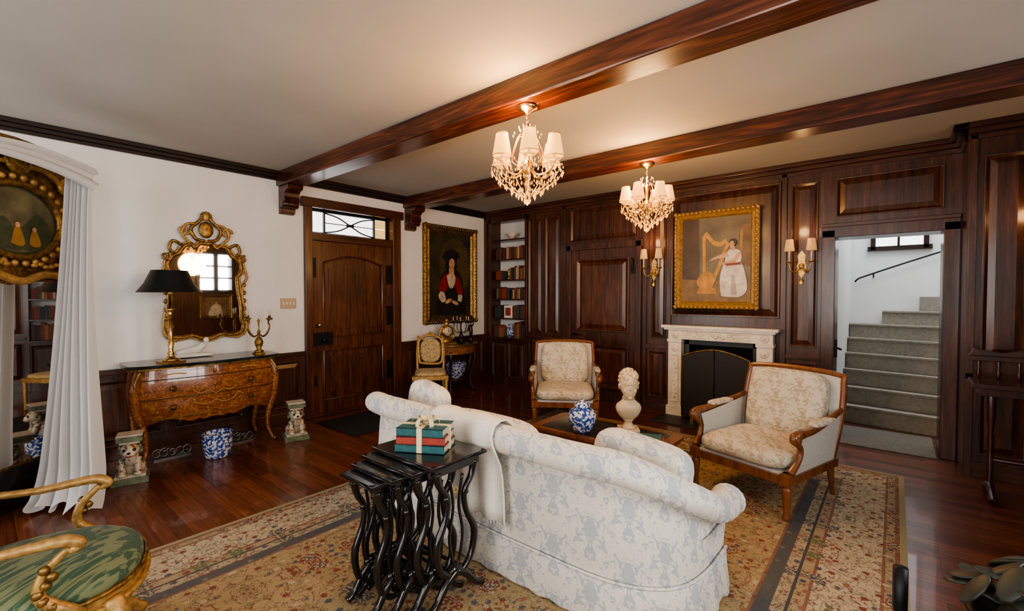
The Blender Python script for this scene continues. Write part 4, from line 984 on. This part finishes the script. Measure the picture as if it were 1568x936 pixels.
# ---------------------------------------------------------------- pier mirror + curtain
def pier():
    b=MB('gilt_pier_mirror')
    b.box((-.50,-.0,0),(.50,.05,2.86),M_gold2)
    b.box((-.43,-.006,.35),(.43,0,1.80),M_mir);b.box((-.48,-.03,.0),(.48,0,.33),M_black)
    for x in (-.46,.46):
        b.tube([(x,-.03,.33),(x,-.03,1.82)],.028,M_gold2,10)
        for q in range(22): b.ell((x,-.05,.38+.065*q),(.022,.012,.025),M_goldm,n=8,k=4)
    b.tube([(-.46,-.03,1.82),(-.2,-.04,1.86),(0,-.05,1.80),(.2,-.04,1.86),(.46,-.03,1.82)],.032,M_goldm,10,smooth_path=4)
    c1=cm('t_green',(.05,.06,.03));b.prism(e2(0,2.28,.30,.27),-.03,-.0,c1)
    paint(b,[(e2(0,2.28,.28,.25),pm('t_sky',(.12,.11,.06),.5,0,.5,5)),([(-.25,2.15),(-.1,2.3),(.0,2.2),(.15,2.35),(.26,2.2),(.18,2.06),(-.18,2.06)],c1),([(-.05,2.1),(-.02,2.22),(.02,2.22),(.05,2.1),(0,2.08)],c_oc),(e2(.0,2.245,.018,.022),c_skin),([(.08,2.1),(.1,2.2),(.14,2.2),(.17,2.1),(.12,2.08)],c_oc),(e2(.12,2.22,.016,.02),c_skin)],-.031)
    b.tube([(x,-.04,z) for x,z in e2(0,2.28,.32,.29,0,36)],.026,M_gold2,10,closed=True)
    for i in range(30):
        t=2*pi*i/30;b.ell((.37*math.cos(t),-.045,2.28+.34*math.sin(t)),(.026,.018,.026),M_goldm,n=8,k=6)
    for s in (-1,1):
        b.tube(spiral(s*.40,1.97,.075,.015,1.5,0,24,-.04,s),.018,M_goldm,8);b.tube(spiral(s*.40,2.62,.075,.015,1.5,2,24,-.04,s),.018,M_goldm,8)
        b.tube([(s*.08,-.04,2.72),(s*.25,-.04,2.70),(s*.44,-.04,2.5),(s*.46,-.04,2.2),(s*.44,-.04,1.95)],.02,M_goldm,8,smooth_path=5)
        for q in range(8): b.ell((s*(.10+.045*q),-.05,1.93+.012*math.sin(q*2)),(.028,.018,.02),M_goldm,n=8,k=6)
        for q in range(14): b.ell((s*(.44+.015*math.sin(q*2.1)),-.05,2.02+.045*q),(.02,.014,.024),M_goldm,n=8,k=6)
    b.tube([(-.5,-.02,2.84),(0,-.03,2.90),(.5,-.02,2.84)],.032,M_gold2,10,smooth_path=5)
    b.ell((0,-.05,2.74),(.10,.03,.10),M_gold2)
    b.done((.73,.215,0),132,scale=(1,1,.945))
pier()
def curtain():
    b=MB('sheer_curtain')
    rows=[];nz=40;nx=84
    ax,ay=.765,.644
    for j in range(nz+1):
        t=j/nz;z=2.62*(1-t)
        r=[]
        for i in range(nx+1):
            u=i/nx
            wd=.10+.17*t**1.8;cx=.80+.20*t;cy=.575-.125*t
            s=(u-.5)*2*wd
            fold=(.026+.022*t)*math.sin(u*2*pi*6+1.2*math.sin(t*2.5))+.010*math.sin(u*47+t*5)
            x=cx+s*ax+fold*(-ay);y=cy+s*ay+fold*ax
            zz=z
            if t<.16: zz=z-.20*(1-t/.16)*(u-.15)**2*(1 if u>.15 else .3)
            if t>.88:
                k=(t-.88)/.12;x+=.16*k*k;y-=.06*k*k;zz=2.62*.12*(1-k)**1.4+.018+.035*k*(1+math.sin(u*29))
            r.append((x,y,zz))
        rows.append(r)
    b.grid(rows,M_curt)
    rows=[]
    for j in range(15):
        v=j/14;r=[]
        for i in range(31):
            u=i/30
            x=1.20-.30*u;y=-.14+.80*u
            z=2.62+.06*math.sin(pi*u)-.03*u-v*(.04+.05*math.sin(pi*u)+.13*u**3)+.010*math.sin(v*16+u*3)
            r.append((x+.025*math.sin(v*15+u*2),y+.02*math.sin(v*11),z))
        rows.append(r)
    b.grid(rows,M_curt)
    b.done()
curtain()
# ---------------------------------------------------------------- right side dark stand
b=MB('carved_side_table')
def tl(x,y): b.lathe([(.03,0),(.02,.04),(.026,.08),(.016,.12),(.024,.3),(.014,.34),(.024,.42),(.016,.5),(.028,.6),(.03,.86)],M_mahog,(x,y,.02),12)
for x in (-.28,.28): 
    tl(x,0);b.tube([(x,-.22,.03),(x,-.1,.07),(x,0,.1),(x,.1,.07),(x,.2,.03)],[.03,.022,.03,.022,.03],M_mahog,8,smooth_path=4)
b.box((-.40,-.20,.88),(.40,.18,.915),M_mahog);b.box((-.36,-.16,.82),(.36,.14,.88),M_mahog)
b.box((-.40,.13,1.06),(.40,.18,1.10),M_mahog);b.tube([(-.28,0,.3),(.28,0,.3)],.018,M_mahog)
for i in range(7): b.lathe([(.012,.915),(.018,.96),(.01,1.0),(.016,1.06)],M_mahog,(-.34+.113*i,.155,0),8)
b.prism([(-.40,1.10),(-.37,1.16),(-.2,1.13),(0,1.19),(.2,1.13),(.37,1.16),(.40,1.10)],.14,.17,M_mahog)
b.done((6.64,5.16,0),0,bevel=.004)
# foreground pedestal with dark foliage
b=MB('iron_planter_with_foliage')
b.lathe([(.13,0),(.13,.02),(.03,.05),(.025,.66),(.06,.70),(.12,.72),(.12,.74)],M_iron,n=20);b.lathe([(.08,.74),(.11,.78),(.12,.86),(.13,.88),(.11,.88)],M_iron,n=20)
random.seed(5)
for i in range(60):
    a=random.uniform(0,2*pi);p=random.uniform(.1,1.3);r=random.uniform(.09,.17)
    c=Vector((r*math.cos(a)*math.cos(p),r*math.sin(a)*math.cos(p),.89+.7*r*math.sin(p)))
    M=T(*c)@RZ(math.degrees(a))@RY(random.uniform(-30,60))
    b.ell((0,0,0),(.045,.026,.006),M_leaf,M,n=10,k=6)
b.done((6.03,1.48,.0))
b=MB('iron_candle_stand');b.lathe([(.08,0),(.08,.02),(.012,.05),(.010,.74),(.016,.76),(.016,.87)],M_iron,n=12);b.done((5.79,1.56,.0135))
# ---------------------------------------------------------------- lights
def area(name,loc,rot,sx,sy,e,col):
    l=bpy.data.lights.new(name,'AREA');l.shape='RECTANGLE';l.size=sx;l.size_y=sy;l.energy=e;l.color=col
    o=bpy.data.objects.new(name,l);SC.collection.objects.link(o);o.location=loc;o.rotation_euler=rot;return o
for i,w in enumerate(wins): area('daylight_right_%d'%i,(XR+.19,(w[0]+w[1])/2,(w[2]+w[3])/2),(0,math.radians(90),0),w[3]-w[2],w[1]-w[0],(72,96,22)[i],(1,.97,.93))
for i,w in enumerate(wb): area('fill_back_%d'%i,((w[0]+w[1])/2,YB-.19,1.75),(math.radians(90),0,0),w[1]-w[0],2.0,108,(1,.97,.93))  # area lamps added behind the camera, simulating daylight through unseen windows
area('stair_fill',(6.0,8.0,4.5),(0,0,0),1.2,1.6,66,(.98,.98,1))  # added overhead lamp to brighten the stair hall; there is no skylight
w=bpy.data.worlds.new('world');SC.world=w;w.use_nodes=True
bg=w.node_tree.nodes['Background'];bg.inputs[0].default_value=(.9,.94,1,1);bg.inputs[1].default_value=1.1
try:
    SC.view_settings.look='AgX - Medium High Contrast'
except Exception: pass
# ---------------------------------------------------------------- camera
cd=bpy.data.cameras.new('camera');cd.lens=16.02;cd.sensor_width=36;cd.clip_start=.05
co=bpy.data.objects.new('camera',cd);SC.collection.objects.link(co);co.location=(5.768,0,1.6)
co.rotation_euler=(math.radians(90-1.38),math.radians(0),math.radians(40.06));SC.camera=co
